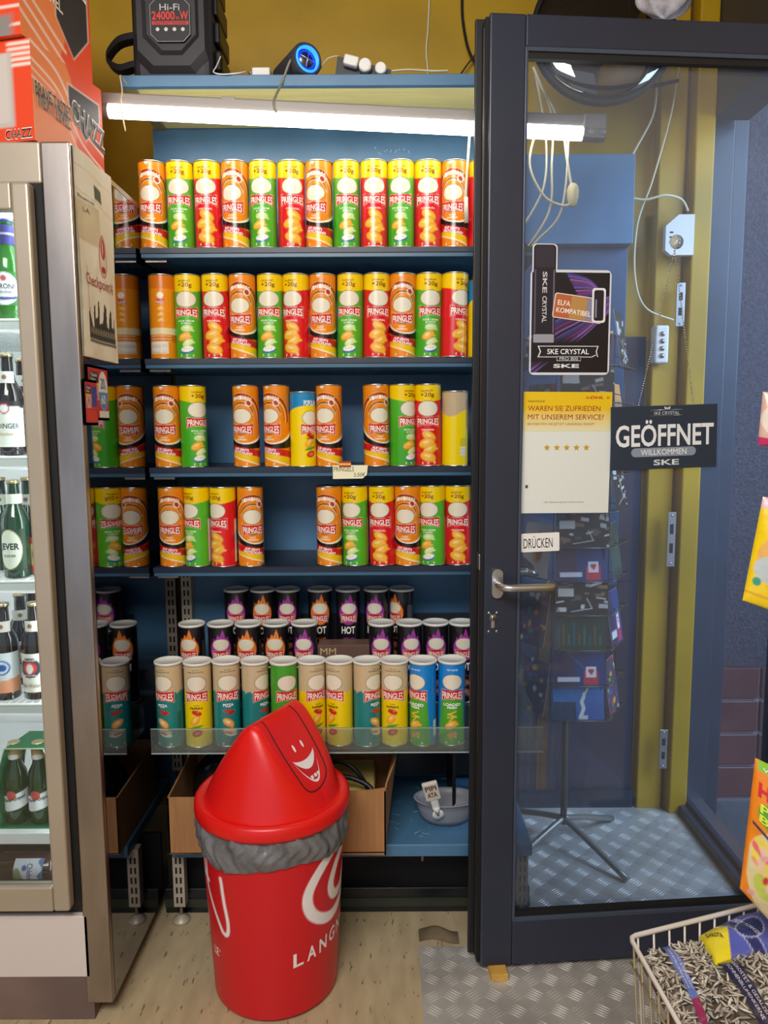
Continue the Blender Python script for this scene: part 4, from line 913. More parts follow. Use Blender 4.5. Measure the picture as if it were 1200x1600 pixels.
# ---- cartons on top of the fridge
MORG = lambda: None
zb = FZT+.001; cA = Vector((-.724, 1.62)); cB = Vector((-.668, 1.86)); bh = .52
e = (cB-cA); eL = e.length; ang = math.atan2(e.y, e.x)
def carton(name, A, B, z0, h, wfront, label, upper):
    """A-B is the foot of its right side face"""
    e = (B-A).normalized(); L = (B-A).length; n = Vector((e.y, -e.x))  # n points right
    t = empty(name, (A.x, A.y, z0), label, 'carton'); l3 = lambda s, v, off=0: Vector((e.x*s+n.x*off, e.y*s+n.y*off, v))
    f3 = lambda s, v, off=0: Vector((-n.x*s-e.x*off, -n.y*s-e.y*off, v))
    m = MB()
    def side(U, V):
        X = U*L; Y = V*h; A_ = Art(X, Y, '#E8502A'); A_.e = .002
        A_.put(-(.15-np.hypot(X-.02, (Y-.06)*1.2)), '#E8502A'); A_.ell(.05, .10, .10, .13, '#F08A50')
        if not upper:
            for k in range(3): y0 = h*.985-k*.035; A_.line(crv([(0, y0), (L*.35, y0-.03), (L*.65, y0-.11), (L, y0-.15)]), .006-.001*k, '#F4DCD0')
            A_.line([(0, h*.72), (L*.3, h*.62)], .003, '#F4DCD0')
        else:
            for k in range(3): A_.line([(0, .05+.03*k), (L*.6, -.03+.03*k)], .006, '#F4DCD0')
        cx = L*.72; pts = ((-.05, .0), (.05, -.02)); 
        w_ = .056; top = h*.80 if not upper else h*1.2
        d = np.maximum(np.maximum(abs(X-cx)-w_, Y-top), (.06 if not upper else .03)+1.1*abs(X-cx)-Y); A_.put(d-.003, '#F4DCD0').put(d, '#3A3536')
        return A_.a
    m.grid(lambda U, V: (e.x*U*L, e.y*U*L, V*h), 90, 120, PRINT, side, smooth=False)
    def front(U, V):
        X = (1-U)*wfront; Y = V*h; A_ = Art(X, Y, '#E2451F'); A_.e = .002
        if not upper:
            for k in range(5): y0 = h*(.96-.052*k); A_.rect(-1, y0-.003, .055, y0+.003, '#F4DCD0')
            A_.rect(.045, .03, 1, h*.88, '#BDB4AE').rect(.055, .04, 1, h*.87, '#C9C0BA')
        else:
            for y0 in (.02, .055, .085): A_.rect(-1, y0-.003, 2, y0+.003, '#F4DCD0')
            A_.rect(.02, -.02, .055, .04, '#8A827E')
        return A_.a
    m.grid(lambda U, V: (-n.x*(1-U)*wfront, -n.y*(1-U)*wfront, V*h), 60, 90, PRINT, front, smooth=False)
    K = lin('#E8502A'); q0 = Vector((0, 0, 0)); q1 = l3(L, 0); q2 = q1+f3(wfront, 0); q3 = f3(wfront, 0)
    tz = Vector((0, 0, h))
    m.add([q1, q2, q2+tz, q1+tz], [(0, 1, 2, 3)], PRINT, K); m.add([q2, q3, q3+tz, q2+tz], [(0, 1, 2, 3)], PRINT, K); m.add([tz, q1+tz, q2+tz, q3+tz], [(0, 1, 2, 3)], PRINT, K); m.add([q0, q3, q2, q1], [(0, 1, 2, 3)], PRINT, K)
    S = lambda s0, z0_, w_, h_, sl=0: (lambda a, b: l3(s0+w_*a, z0_+h_*b+sl*a, .0012))
    if not upper:
        m.text('BRAVE TASTES.', S(.006, h*.47, L*.49, .030, -.012), PRINT, '#F6E6D4', .03); m.text('BRAVE TASTES.', (lambda q: (lambda a, b: q(a, b)+Vector((n.x, n.y, 0))*.0008))(S(.007, h*.472, L*.485, .028, -.012)), PRINT, '#4A4038', .012)
        m.text('NEXT LEVEL.', S(.014, h*.37, L*.44, .030, -.012), PRINT, '#F2E6DA', .035); m.text('NEXT LEVEL.', (lambda q: (lambda a, b: q(a, b)+Vector((n.x, n.y, 0))*.0008))(S(.015, h*.372, L*.435, .028, -.012)), PRINT, '#4A4038', .012)
        m.text('CHAZZ', S(L*.52, h*.42, L*.5, .055, -.03), PRINT, '#F6EEE8', .045); m.text('CHAZZ', (lambda q: (lambda a, b: q(a, b)+Vector((n.x, n.y, 0))*.0008))(S(L*.525, h*.425, L*.49, .050, -.03)), PRINT, '#4A4648', .01)
        m.text('CHAZZ', lambda a, b: f3(.07-.066*a, .004+.022*b, .0012)+Vector((0, 0, 0)), PRINT, '#F6EEE8', .02); m.text('CHAZZ', lambda a, b: f3(.069-.064*a, .006+.018*b, .0018), PRINT, '#3A2A28', .0)
    else:
        for k, w_ in enumerate(('BRAVE TASTES.', 'NEXT LEVEL.')): m.text(w_, S(.02, .16-.035*k, L*.5, .026, -.02), PRINT, '#F2E6DA', .02)
        m.text('CHAZZ', S(L*.5, .2, L*.45, .05, -.03), PRINT, '#F6EEE8', .02)
    m.build('printed_box', t)
    return t
z_low = zb; h1 = zY(58, 1.62, 40)-zb
carton('snack_carton', cA, cB, z_low, h1, .6, 'lower orange snack carton with brave tastes slogan on the fridge', False)
carton('snack_carton', cA+Vector((-.012, -.01)), cA+Vector((-.012, -.01))+(cB-cA)*.98, z_low+h1+.002, .45, .6, 'upper orange snack carton stacked on the lower one', True)

# ---- tote bag on the fridge side
BAGM = print_mat('matt_printed_cloth', .85, bump=.4)
t = empty('tote_bag', (XM, FY+.03, 0), 'cream shopping bag with red lettering and city skyline hanging on the fridge', 'bag')
q0 = atX(107, 228, XM+.006); q1 = atX(180, 291, XM+.006); q2 = atX(188, 561, XM+.006); q3 = atX(127, 555, XM+.006)
by0 = FY+.012; bw = .205; bz1 = 2.0; bz0 = zY(557, FY+.03, 126)
def bagpos(U, V): 
    bul = .0045*np.sin(np.pi*U)*np.sin(np.pi*V)**.6+.0025*np.sin(U*9+V*5)
    return (.005+bul, -.018+U*(bw+.01*np.sin(V*3)), bz0+V*(FZT-.002-bz0))
def bagart(U, V):
    H = FZT-bz0; X = U*bw; Y = V*H; A_ = Art(X, Y, '#F1ECDC'); A_.e = .0012
    A_.line([(0, H-.085), (bw, H-.10)], .002, '#CFC6AC'); A_.line([(0, H-.035), (bw, H-.04)], .0015, '#CFC6AC')
    A_.rect(.085, H-.085, .135, H-.055, '#56604A')
    A_.put(np.maximum(np.maximum(X-.105, .12*0+H-.19-Y+0*X), Y-(H-.105)), '#DCCFAE')
    A_.ell(.115, H-.205, .022, .048, '#B5342C').ell(.115, H-.205, .0185, .044, '#E9D4C6').ell(.115, H-.188, .013, .024, '#B5342C').ell(.112, H-.186, .003, .016, '#EBD8CA').ell(.115, H-.235, .011, .008, '#B5342C')
    base = .055; A_.rect(.03, base-.02, .19, base-.014, '#2A2825')
    sky = [(.03, .10), (.033, .10), (.034, .2), (.036, .2), (.037, .10), (.05, .07), (.06, .07), (.062, .115), (.07, .12), (.071, .09), (.085, .095), (.086, .13), (.092, .13), (.093, .08), (.11, .085), (.115, .13), (.125, .12), (.13, .08), (.14, .075), (.142, .11), (.15, .12), (.155, .115), (.157, .08), (.172, .08), (.174, .10), (.178, .105), (.182, .06)]
    f = np.interp(X, [a for a, b in sky], [b for a, b in sky]); A_.put(np.maximum(np.maximum(Y-f, base-.012-Y), abs(X-.107)-.078), '#3A3834')
    for k in range(14): A_.rect(.04+.0105*k, base+.0, .0425+.0105*k, base+.012, '#D8D0B8')
    return A_.a
m = MB(); m.grid(bagpos, 100, 150, BAGM, bagart)
m.grid(lambda U, V: (.001+U*0, -.018+U*bw, bz0+V*(FZT-.002-bz0)), 2, 2, BAGM, lambda U, V: U[..., None]*0+np.array(lin('#F1ECDC')), flip=True)
def bp(u, v):
    x, y, z = bagpos(np.array([[u]]), np.array([[v]])); return Vector((float(x[0, 0])+.0012, float(y[0, 0]), float(z[0, 0])))
m.text('Checkpoint Ali', lambda a, b: bp(.12+.76*a, .345+.075*b), BAGM, '#A83226', .0)
m.text('Basecap', lambda a, b: bp(.04+.35*a, .765+.02*b), BAGM, '#5A4A38', .0); m.text('L.A.', lambda a, b: bp(.15+.14*a, .715+.02*b), BAGM, '#5A4A38', .0)
m.build('cloth', t)
# ---- price tickets below the bag
def ticket(px0, py0, px1, py1, off, label, big):
    a = atX(px0, py0, XM+off); b = atX(px1, py1, XM+off); y0, y1 = sorted((a.y, b.y)); z0 = atX(px0, py1, XM+off).z; z1 = a.z
    t = empty('price_ticket', (XM+off, y0, z0), label, 'price ticket', 'tobacco price tickets on the fridge side'); w = y1-y0; h = z1-z0; m = MB()
    m.box((-.0015, -.003, -.006), (0, w+.003, h+.006), mat('ticket_backing', '#3A3438', .4)); m.build('backing', t)
    def fa(U, V):
        X = U*w; Y = V*h; A_ = Art(X, Y, '#CE2436'); A_.e = .0008
        A_.rect(w*.08, h*.72, w*.5, h*.93, '#26262A').rect(w*.08, h*.66, w*.5, h*.70, '#F0DC3A').rect(w*.08, h*.36, w*.5, h*.65, '#D8B8B0')
        A_.line([(w*.15, h*.4), (w*.3, h*.6), (w*.45, h*.4)], .003, '#8A4A48')
        if big: A_.ell(w*.74, h*.56, w*.24, h*.40, '#EAF2F0').put(np.maximum(Y-h*.53, (np.hypot((X-w*.74)/(w*.24), (Y-h*.56)/(h*.40))-1)*.01), '#4A90D8'); A_.rect(w*.5, 0, w, h*.14, '#E6EAE6')
        else: A_.rect(w*.55, h*.4, w*.95, h*.9, '#2A44A8'); A_.rect(w*.1, h*.03, w*.9, h*.3, '#E2362C')
        return A_.a
    m.grid(lambda U, V: (.001+U*0, U*w, V*h), 50, 60, PRINT, fa, smooth=False)
    F = lambda s0, z0_, w_, h_: (lambda a, b: (.0018, s0*w+w_*w*a, z0_*h+h_*h*b))
    if big: m.text('20', F(.6, .60, .22, .22), PRINT, '#3A5A9A', .0); m.text('L', F(.85, .60, .08, .07), PRINT, '#3A5A9A', .0); m.text('60', F(.6, .28, .22, .20), PRINT, '#F4F8FA', .02)
    m.text('Tabak', F(.1, .83, .34, .07), PRINT, '#F0F0F0', .01); m.text('fein', F(.1, .75, .24, .06), PRINT, '#F0F0F0', .01)
    m.build('card', t)
ticket(136, 573, 170, 652, .004, 'red and white tobacco price ticket with 20 and 60', True)
ticket(131, 596, 153, 660, .009, 'small red price ticket overlapping the larger one on the left', False)
# ================================================================== RED WASTE BIN
BX, BY = -.283, 1.765
RB, RT, HB = .155, .178, .43
t = empty('waste_bin', (BX, BY, 0), 'red plastic waste bin with peaked swing lid standing on the floor', 'bin')
MRED = mat('red_bin_plastic', '#E01616', .33, noise=.06, nscale=5, bump=.05, bscale=120)
BINP = print_mat('printed_bin', .35)
def rbin(z): return RB+(RT-RB)*z/HB
def binart(U, V):
    th = (U-.5)*2*math.pi; Z = V*HB; X = th*.166; A = Art(X, Z, '#CF1220'); A.e = .0016
    cx, cz = .180, .312
    # heart shaped swirl of two thick strokes, open to the right
    big = crv([(cx+.075, cz+.115), (cx+.02, cz+.10), (cx-.045, cz+.055), (cx-.078, cz-.0), (cx-.06, cz-.055), (cx+.0, cz-.085), (cx+.07, cz-.06), (cx+.11, cz-.0)])
    sm = crv([(cx+.06, cz+.07), (cx+.02, cz+.045), (cx-.005, cz+.0), (cx+.01, cz-.035), (cx+.05, cz-.035), (cx+.075, cz+.0)])
    A.line(big, .027, '#F4EEF0').line(sm, .024, '#F4EEF0')
    # fork and looping line on the left
    f = crv([(-.175, .355), (-.172, .32), (-.158, .29), (-.128, .240), (-.112, .217), (-.098, .220), (-.094, .25), (-.102, .30), (-.108, .36)])
    A.line(f, .010, '#F4EEF0')
    for dx in (-.016, -.004, .008): A.line([(-.176+dx, .395), (-.172+dx*.6, .335)], .005, '#F4EEF0')
    A.line([(-.186, .338), (-.163, .332)], .012, '#F4EEF0')
    A.line(crv([(-.235, .30), (-.205, .23), (-.208, .19), (-.24, .17)]), .010, '#F4EEF0')
    return A.a
m = MB()
m.lathe([(RB*.9, 0.004), (RB-.012, .0), (RB, .012)], MRED, 80, cap1=False)
def bpos(U, V):
    th = (U-.5)*2*math.pi; z = V*(HB-.012)+.012; r = RB+(RT-RB)*z/HB; return r*np.sin(th), -r*np.cos(th), z
m.grid(bpos, 360, 150, BINP, lambda U, V: binart(U, V*(HB-.012)/HB+.012/HB), closed=True)
def bm_(cx, cz, w, h, off=.0008, slope=0.0):
    def fn(a, b):
        x = cx+(a-.5)*w; z = cz+(b-.5)*h+(a-.5)*w*slope; r = rbin(z)+off; th = x/.166
        return (r*math.sin(th), -r*math.cos(th), z)
    return fn
for k, ch in enumerate('LANGNESE'):
    m.text(ch, bm_(.079+.036*k, .160+.004*k, .026, .036, slope=.12), BINP, '#F4EEF0', .02)
m.text('LE', bm_(-.150, .152, .022, .022), BINP, '#F4EEF0', .02); m.text('®', bm_(-.133, .160, .007, .007), BINP, '#F4EEF0', .0)
m.build('body', t)
# crumpled liner
m = MB(); rs = np.random.RandomState(3)
def lpos(U, V):
    th = U*2*math.pi; w = .0035*np.sin(th*23+V*5)+.003*np.sin(th*41+3*np.sin(V*7+th*3))+.004*np.sin(th*9+V*6)
    r = RT+.001+.010*np.sin(np.pi*np.clip(V*.9+.1, 0, 1))+w*(.4+V*.6)
    return r*np.sin(th), -r*np.cos(th), .398+.010*np.sin(th*3+.5)*(1-V)+.095*V
m.grid(lpos, 260, 22, mat('grey_bin_liner', '#6E6E72', .2, .0, noise=.25, nscale=25, bump=1.0, bscale=45), closed=True); m.build('liner', t)
# lid: rim and hood
RL = .189; ZL = .487
m = MB()
m.lathe([(RL-.02, ZL-.012), (RL+.001, ZL-.012), (RL+.004, ZL-.004), (RL+.003, ZL+.018), (RL-.002, ZL+.024), (RL-.010, ZL+.026), (RL-.02, ZL+.022), (RL-.022, ZL+.022)], MRED, 96, cap0=False, cap1=False)
RH = RL-.020; HP = .222; PH = math.radians(27)
ax = (math.sin(PH), math.cos(PH)); bx_ = (math.cos(PH), -math.sin(PH))
def hood_h(x, y):
    a = x*ax[0]+y*ax[1]; b = x*bx_[0]+y*bx_[1]; r = np.hypot(x, y)
    h1 = 1-abs(b-.006)/RH*1.0; h2 = (1-r/RH)*2.05
    h2 = np.where(a > 0, (1-r/RH)*2.7, h2)
    k = .20; hh = np.clip(.5+.5*(h2-h1)/k, 0, 1); h = h2*(1-hh)+h1*hh-k*hh*(1-hh)
    k2 = .10; cap = .91; q = np.clip(.5+.5*(cap-h)/k2, 0, 1); h = cap*(1-q)+h*q-k2*q*(1-q)
    return np.clip(h, 0, 1)*HP
def hood(U, V):
    th = U*2*math.pi; r = V*RH; x = r*np.sin(th); y = -r*np.cos(th); return x, y, ZL+.020+hood_h(x, y)
m.grid(hood, 150, 70, MRED, closed=True, flip=True)
m.build('lid', t, fixn=False)
# swing flap: seam line and smile print on the right facing slope
def onhood(a, b, off=.0012):
    x = a*ax[0]+b*bx_[0]; y = a*ax[1]+b*bx_[1]
    h = float(hood_h(np.array(x), np.array(y))); e = 1e-3
    nx = -(float(hood_h(np.array(x+e), np.array(y)))-h)/e; ny = -(float(hood_h(np.array(x), np.array(y+e)))-h)/e
    n = Vector((nx, ny, 1)).normalized(); return Vector((x, y, ZL+.020+h))+n*off
m = MB()
seam = [onhood(a, b, .0006) for a, b in crv([(-.055, .012), (-.06, .05), (-.058, .10), (-.045, .135), (0, .142), (.045, .13), (.06, .10), (.065, .05), (.06, .012)], 6)]
m.tube(seam, .0014, MRUB, 6); m.build('flap_seam', t)
m = MB()
def mouth(s, t_):   # s across, t_ up
    return None
o1 = crv([(-.040, .088), (-.022, .070), (0, .064), (.022, .070), (.040, .088)], 8)
def strip(P, w0, w1, col, off):
    n = len(P); vs = []
    for i, (a, b) in enumerate(P):
        u = i/(n-1); k = math.sin(math.pi*u)**.7; vs.append(onhood(a, b+w0*k, off)); vs.append(onhood(a, b+w1*k, off))
    m.add(vs, [(2*i, 2*i+1, 2*i+3, 2*i+2) for i in range(n-1)], BINP, lin(col))
# the smile opens towards the ridge: mouth outline, red inside, teeth
P = [(-.044+.088*i/24, .090+.022*(1-(2*i/24-1)**2)*0) for i in range(25)]
strip(P, .008, .044, '#F4EEF0', .0012); strip(P, .011, .040, '#CF1220', .0017); strip(P, .011, .022, '#F4EEF0', .0022)
for k in (-.012, .002, .014):
    m.poly([(k-.004, .122), (k+.005, .122), (k+.005, .127), (k-.004, .127)], lambda a, b: onhood(a, b, .0022), BINP, '#F4EEF0')
for k in (-.016, .018): m.poly([(k+.004*math.cos(q*.52), .076+.006*math.sin(q*.52)) for q in range(12)], lambda a, b: onhood(a, b, .0016), BINP, '#F4EEF0')
m.build('smile_print', t)

# ================================================================== OPEN GLASS DOOR
DA = math.radians(4.6); DO = Vector((.243, 1.768, 0)); DM = Matrix.Translation(DO) @ Matrix.Rotation(DA, 4, 'Z')
DMI = DM.inverted(); dn = DM.to_3x3() @ Vector((0, -1, 0))
def D(px, py, y=0.0):
    """point on the door's front in the door's own measure"""
    p = atPlane(px, py, DM @ Vector((0, y, 0)), dn); return DMI @ p
DZT = D(800, 20).z; DW = .845; SW = .083; GZ0 = D(900, 1428).z; GZ1 = D(900, 82).z
door = empty('door_1', DO, 'dark anthracite glass shop door standing open', None, rz=DA); door['kind'] = 'structure'
m = MB()
z0 = .022
m.box((0, 0, z0), (SW, .052, DZT), MDOOR, bev=.004); m.box((DW-SW, 0, z0), (DW, .052, DZT), MDOOR, bev=.004)
m.box((SW, 0, z0), (DW-SW, .052, GZ0-.012), MDOOR, bev=.003); m.box((SW, 0, GZ1+.010), (DW-SW, .052, DZT), MDOOR, bev=.003)
m.build('door_frame', door)
m = MB(); m.box((-.022, .052, z0), (DW+.0, .064, DZT+.015), MBLACK, bev=.002); 
for zz_ in (0,): m.box((-.008, .012, z0), (0.002, .050, DZT), MBLACK, bev=.002)
# hollow: the rebate runs only round the edge
mm = MB(); mm.box((-.022, .0525, z0), (SW-.01, .064, DZT+.012), MBLACK, bev=.002); mm.box((DW-SW+.01, .0525, z0), (DW, .064, DZT+.012), MBLACK, bev=.002)
mm.box((SW-.01, .0525, z0), (DW-SW+.01, .064, GZ0-.02), MBLACK); mm.box((SW-.01, .0525, GZ1+.02), (DW-SW+.01, .064, DZT+.012), MBLACK)
mm.box((-.007, .012, z0+.004), (0.0, .050, DZT-.004), MRUB); mm.box((-.0075, .025, z0+.02), (-.0065, .031, DZT-.02), MSTEEL)
mm.build('rebate', door)
m = MB()
BD = mat('glazing_bead', '#4A5468', .3, .3)
for (a, b) in (((SW, -.001, GZ0-.012), (DW-SW, .010, GZ0)), ((SW, -.001, GZ1), (DW-SW, .010, GZ1+.010)), ((SW-.001, -.001, GZ0-.012), (SW+.006, .010, GZ1+.01)), ((DW-SW-.006, -.001, GZ0), (DW-SW, .010, GZ1))): m.box(a, b, BD, bev=.0015)
for (a, b) in (((SW, .004, GZ0), (DW-SW, .020, GZ0+.012)), ((SW, .004, GZ1-.014), (DW-SW, .020, GZ1))): m.box(a, b, MRUB)
m.build('glazing_bead', door)
m = MB(); m.box((SW, .020, GZ0-.004), (DW-SW, .028, GZ1+.004), thin_glass('door_glass', (.90, .93, .97), 1.25, 0.0, haze=.05, hazecol=(.4, .55, .85))); m.build('glass_pane', door)  # bluish haze mixed into the pane stands for reflected outdoor light
hd = D(776, 911)
m = MB(); pts = [(hd.x+.012*math.cos(q)*1.15, hd.z+.0+(.022 if math.sin(q) > 0 else -.022)+.014*math.sin(q)) for q in [i*math.pi/12 for i in range(24)]]
n = len(pts); m.add([(x, -.010, z) for x, z in pts]+[(x, 0, z) for x, z in pts], [tuple(range(n)), tuple(range(2*n-1, n-1, -1))]+[(i, i+n, (i+1) % n+n, (i+1) % n) for i in range(n)], MALU)
ro = m.build('handle_rosette', door, fixn=True)
m = MB(); x, z = hd.x, hd.z
m.tube([(x, -.008, z), (x, -.045, z), (x+.010, -.058, z), (x+.03, -.062, z), (x+.105, -.062, z), (x+.122, -.056, z), (x+.126, -.040, z), (x+.126, -.022, z)], .0095, MALU, 18, smooth_path=5); m.build('handle', door)
m = MB(); m.tube([(x, .06, z+.004), (x, .10, z+.004), (x+.012, .115, z+.004), (x+.1, .118, z+.004), (x+.118, .108, z+.004), (x+.12, .085, z+.004)], .0095, MALU, 18, smooth_path=5); m.build('handle', door)
m = MB(); m.box((-.009, .02, hd.z+.028), (.0, .045, hd.z+.068), MALU, bev=.002); m.build('latch', door)
lk = D(770, 970); m = MB()
m.tube([(lk.x, -.004, lk.z+.008), (lk.x, 0.002, lk.z+.008)], .0085, MALU, 24); m.box((lk.x-.005, -.004, lk.z-.018), (lk.x+.005, .002, lk.z+.008), MALU, bev=.002)
m.tube([(lk.x, -.0048, lk.z+.008), (lk.x, -.0035, lk.z+.008)], .006, MSTEEL, 20); m.box((lk.x-.0008, -.0052, lk.z+.004), (lk.x+.0008, -.0045, lk.z+.012), MRUB)
m.build('lock_cylinder', door)
for sx in (-.010, .010):
    for sz in (.020, -.027):
        m = MB(); m.tube([(lk.x+sx, -.0015, lk.z+sz), (lk.x+sx, .001, lk.z+sz)], .0035, MALU, 16); m.tube([(lk.x+sx, -.002, lk.z+sz), (lk.x+sx, -.001, lk.z+sz)], .0015, MRUB, 8); m.build('screw', door)
for zh in (.3, 1.2, 2.05):
    m = MB(); m.tube([(DW+.008, .062, zh), (DW+.008, .062, zh+.11)], .009, MDOOR, 16); m.build('hinge', door)
def on_door(name, label, cat, px0, py0, px1, py1, y, tiltdeg=0):
    a = D(px0, py0, y); b = D(px1, py1, y); w = b.x-a.x; h = a.z-b.z
    t = empty(name, DM @ Vector((a.x, y, b.z)), label, cat, rz=DA); t.rotation_euler = (0, math.radians(tiltdeg), DA); return t, w, h
YG = .0188
# vape advert sticker
SIGN = print_mat('sign_print', .35)
t, w, h = on_door('advert_sticker', 'black and purple vape advert sticker with rounded corners on the door glass', 'sticker', 829, 421, 951, 586, YG)
h2 = D(835, 382, YG).z-D(835, 586, YG).z
def rr(x0, z0, x1, z1, r, k=6):
    P = []
    for cx, cz, a0 in ((x1-r, z1-r, 0), (x0+r, z1-r, 90), (x0+r, z0+r, 180), (x1-r, z0+r, 270)):
        for i in range(k+1): q = math.radians(a0+90*i/k); P.append((cx+r*math.cos(q), cz+r*math.sin(q)))
    return P
F = lambda y: (lambda x, z: (x, y, z))
m = MB()
m.poly(rr(0, 0, w, h, .012), F(-.0008), SIGN, '#D8DCE6'); vx0, vx1 = w*.035, w*.31
m.poly(rr(vx0-.003, h*.30, vx1+.003, h2+.002, .010), F(-.0009), SIGN, '#E4E6EC')
def sw(U, V):
    X = U*(w-.006)+.003; Y = V*(h-.006)+.003; A = Art(X, Y, '#100E1C'); A.e = .002
    rs_ = random.Random(11)
    for k in range(34):
        c = ('#5A3FA0', '#3558A8', '#8C5FC0', '#1E2A5C', '#C07AD0', '#2E4C90', '#B03A78')[k % 7]; o = k*.0042
        if k < 16: A.line(crv([(w*.45+o*.5, h*.98-o*.9), (w*.72+o*.3, h*.92-o*.6), (w*.86-o*.15, h*.78-o*.4), (w*.7-o*.2, h*.62-o*.3)]), .0011+.0014*rs_.random(), c)
        else: o = (k-16)*.006; A.line(crv([(-.01, h*.03+o*.9-.02), (w*.3, h*.16+o), (w*.62, h*.34+o*.8), (w*1.0, h*.62+o*.35)]), .001+.0012*rs_.random(), c)
    A.put(np.maximum(h*.07-Y, Y-h*.36)+.0*X+.004, '#0E0C18', .01)
    return A.a
m.grid(lambda U, V: (U*(w-.008)+.004, -.0012+U*0, V*(h-.012)+.006), 110, 150, SIGN, sw, smooth=False)
tw = lambda x0, z0, ww, hh, y=-.0020: (lambda a, b: (w*x0+w*ww*a, y, h*z0+h*hh*b))
# ribbon
m.poly([(w*.14, h*.17), (w*.78, h*.17), (w*.83, h*.19), (w*.86, h*.17), (w*.84, h*.225), (w*.86, h*.28), (w*.10, h*.28), (w*.13, h*.225), (w*.10, h*.17)], F(-.0014), SIGN, '#D8DCE6')
m.poly([(w*.15, h*.177), (w*.775, h*.177), (w*.825, h*.197), (w*.845, h*.18), (w*.825, h*.225), (w*.845, h*.273), (w*.12, h*.273), (w*.145, h*.225), (w*.12, h*.177)], F(-.0016), SIGN, '#14121E')
m.text('SKE CRYSTAL', tw(.22, .20, .52, .050), SIGN, '#F2F2F6', .01)
m.poly([(w*.34, h*.135), (w*.64, h*.135), (w*.64, h*.18), (w*.34, h*.18)], F(-.0018), SIGN, '#C8CCD8'); m.poly([(w*.345, h*.14), (w*.635, h*.14), (w*.635, h*.175), (w*.345, h*.175)], F(-.00195), SIGN, '#14121E')
m.text('PRO 800', tw(.375, .143, .23, .028, -.0023), SIGN, '#D8DCE6', .0)
m.text('SKE', tw(.30, .068, .32, .038), SIGN, '#E4E6EC', .03)
# vape pen drawing
m.poly(rr(vx0, h*.31, vx1, h2, .009), F(-.0014), SIGN, '#1C1826'); m.poly(rr(vx0+.002, h*.31, vx1-.002, h*.39, .002), F(-.0017), SIGN, '#9A98A4'); m.poly(rr(vx0+.004, h*1.02, vx1-.004, h2-.003, .007), F(-.0017), SIGN, '#2E2838')
m.poly(rr(vx0+.003, h*.40, vx0+.0065, h*1.0, .001), F(-.0017), SIGN, '#5A5468'); m.poly(rr(vx1-.006, h*.40, vx1-.003, h*1.0, .001), F(-.0017), SIGN, '#6E6880')
vm = (vx0+vx1)/2
m.text('SKE', lambda a, b: (vm-.005+.011*b, -.002, h*.98-h*.20*a), SIGN, '#C9C6D2', .02); m.text('CRYSTAL', lambda a, b: (vm-.005+.011*b, -.002, h*.75-h*.25*a), SIGN, '#C9C6D2', .02)
# cartridge card
c_, s_ = math.cos(-.13), math.sin(-.13)
def cq(px, pz, y): return (lambda x, z: (w*.28+x*c_-z*s_, y, h*.56+x*s_+z*c_))
K = cq(0, 0, -.0022); cw, chh = w*.60, h*.22
m.poly(rr(-.002, -.002, cw+.002, chh+.002, .006), K, SIGN, '#EFE6E0'); K2 = cq(0, 0, -.0026)
m.poly(rr(0, 0, cw, chh, .005), K2, SIGN, '#B8623A'); K3 = cq(0, 0, -.0029); m.poly([(cw*.33, .001), (cw*.66, .001), (cw*.66, chh-.001), (cw*.33, chh-.001)], K3, SIGN, '#B88A50'); m.poly([(cw*.66, .001), (cw*.95, .001), (cw*.95, chh-.001), (cw*.66, chh-.001)], K3, SIGN, '#8A86A0')
K4 = cq(0, 0, -.0033); m.text('ELFA', lambda a, b: K4(cw*(.06+.26*a), chh*(.52+.22*b)), SIGN, '#F6F0EA', .01); m.text('KOMPATIBEL', lambda a, b: K4(cw*(.05+.72*a), chh*(.20+.22*b)), SIGN, '#F6F0EA', .01)
m.poly(rr(w*.76, h*.50, w*.93, h*.83, .007), F(-.0036), SIGN, '#E4E6EC'); m.poly(rr(w*.785, h*.52, w*.905, h*.81, .005), F(-.0039), SIGN, '#1C1826'); m.poly(rr(w*.80, h*.55, w*.82, h*.72, .0005), F(-.0042), SIGN, '#8A86A0')
m.build('sticker_sheet', t)
# parcel service notice
t, w, h = on_door('notice_sheet', 'yellow and white customer survey notice with five stars on the door glass', 'notice', 817, 612, 950, 800, YG, .4)
m = MB()
m.poly([(0, 0), (w, 0), (w, h), (0, h)], F(-.0006), SIGN, '#E2E6E2')
m.grid(lambda U, V: (U*w, -.0010+U*0, h*.68+V*h*.32), 2, 40, SIGN, lambda U, V: (lambda k: np.array(lin('#E9C21A'))*k+np.array(lin('#E6E0B8'))*(1-k))(np.clip(V*1.7, 0, 1)[..., None]), smooth=False)
tw = lambda x0, z0, ww, hh, y=-.0014: (lambda a, b: (w*x0+w*ww*a, y, h*z0+h*hh*b))
sk = lambda x0, z0, ww, hh: (lambda a, b: (w*x0+w*ww*a+h*hh*b*.35, -.0014, h*z0+h*hh*b))
m.text('DHL', sk(.75, .945, .15, .022), SIGN, '#C22A2A', .03)
for k in range(3): m.poly([(w*.70, h*(.946+.007*k)), (w*.74, h*(.946+.007*k)), (w*.74, h*(.949+.007*k)), (w*.70, h*(.949+.007*k))], F(-.0014), SIGN, '#C22A2A'); m.poly([(w*.935, h*(.946+.007*k)), (w*.97, h*(.946+.007*k)), (w*.97, h*(.949+.007*k)), (w*.935, h*(.949+.007*k))], F(-.0014), SIGN, '#C22A2A')
m.text('PAKETSHOP', tw(.05, .915, .19, .015), SIGN, '#7A4A20', .01)
m.text('WAREN SIE ZUFRIEDEN', tw(.05, .845, .82, .042), SIGN, '#9E2A24', .0); m.text('MIT UNSEREM SERVICE?', tw(.05, .775, .86, .042), SIGN, '#9E2A24', .0)
m.text('BEWERTEN SIE JETZT UNSEREN SHOP*', tw(.05, .723, .76, .026), SIGN, '#A8782A', .0)
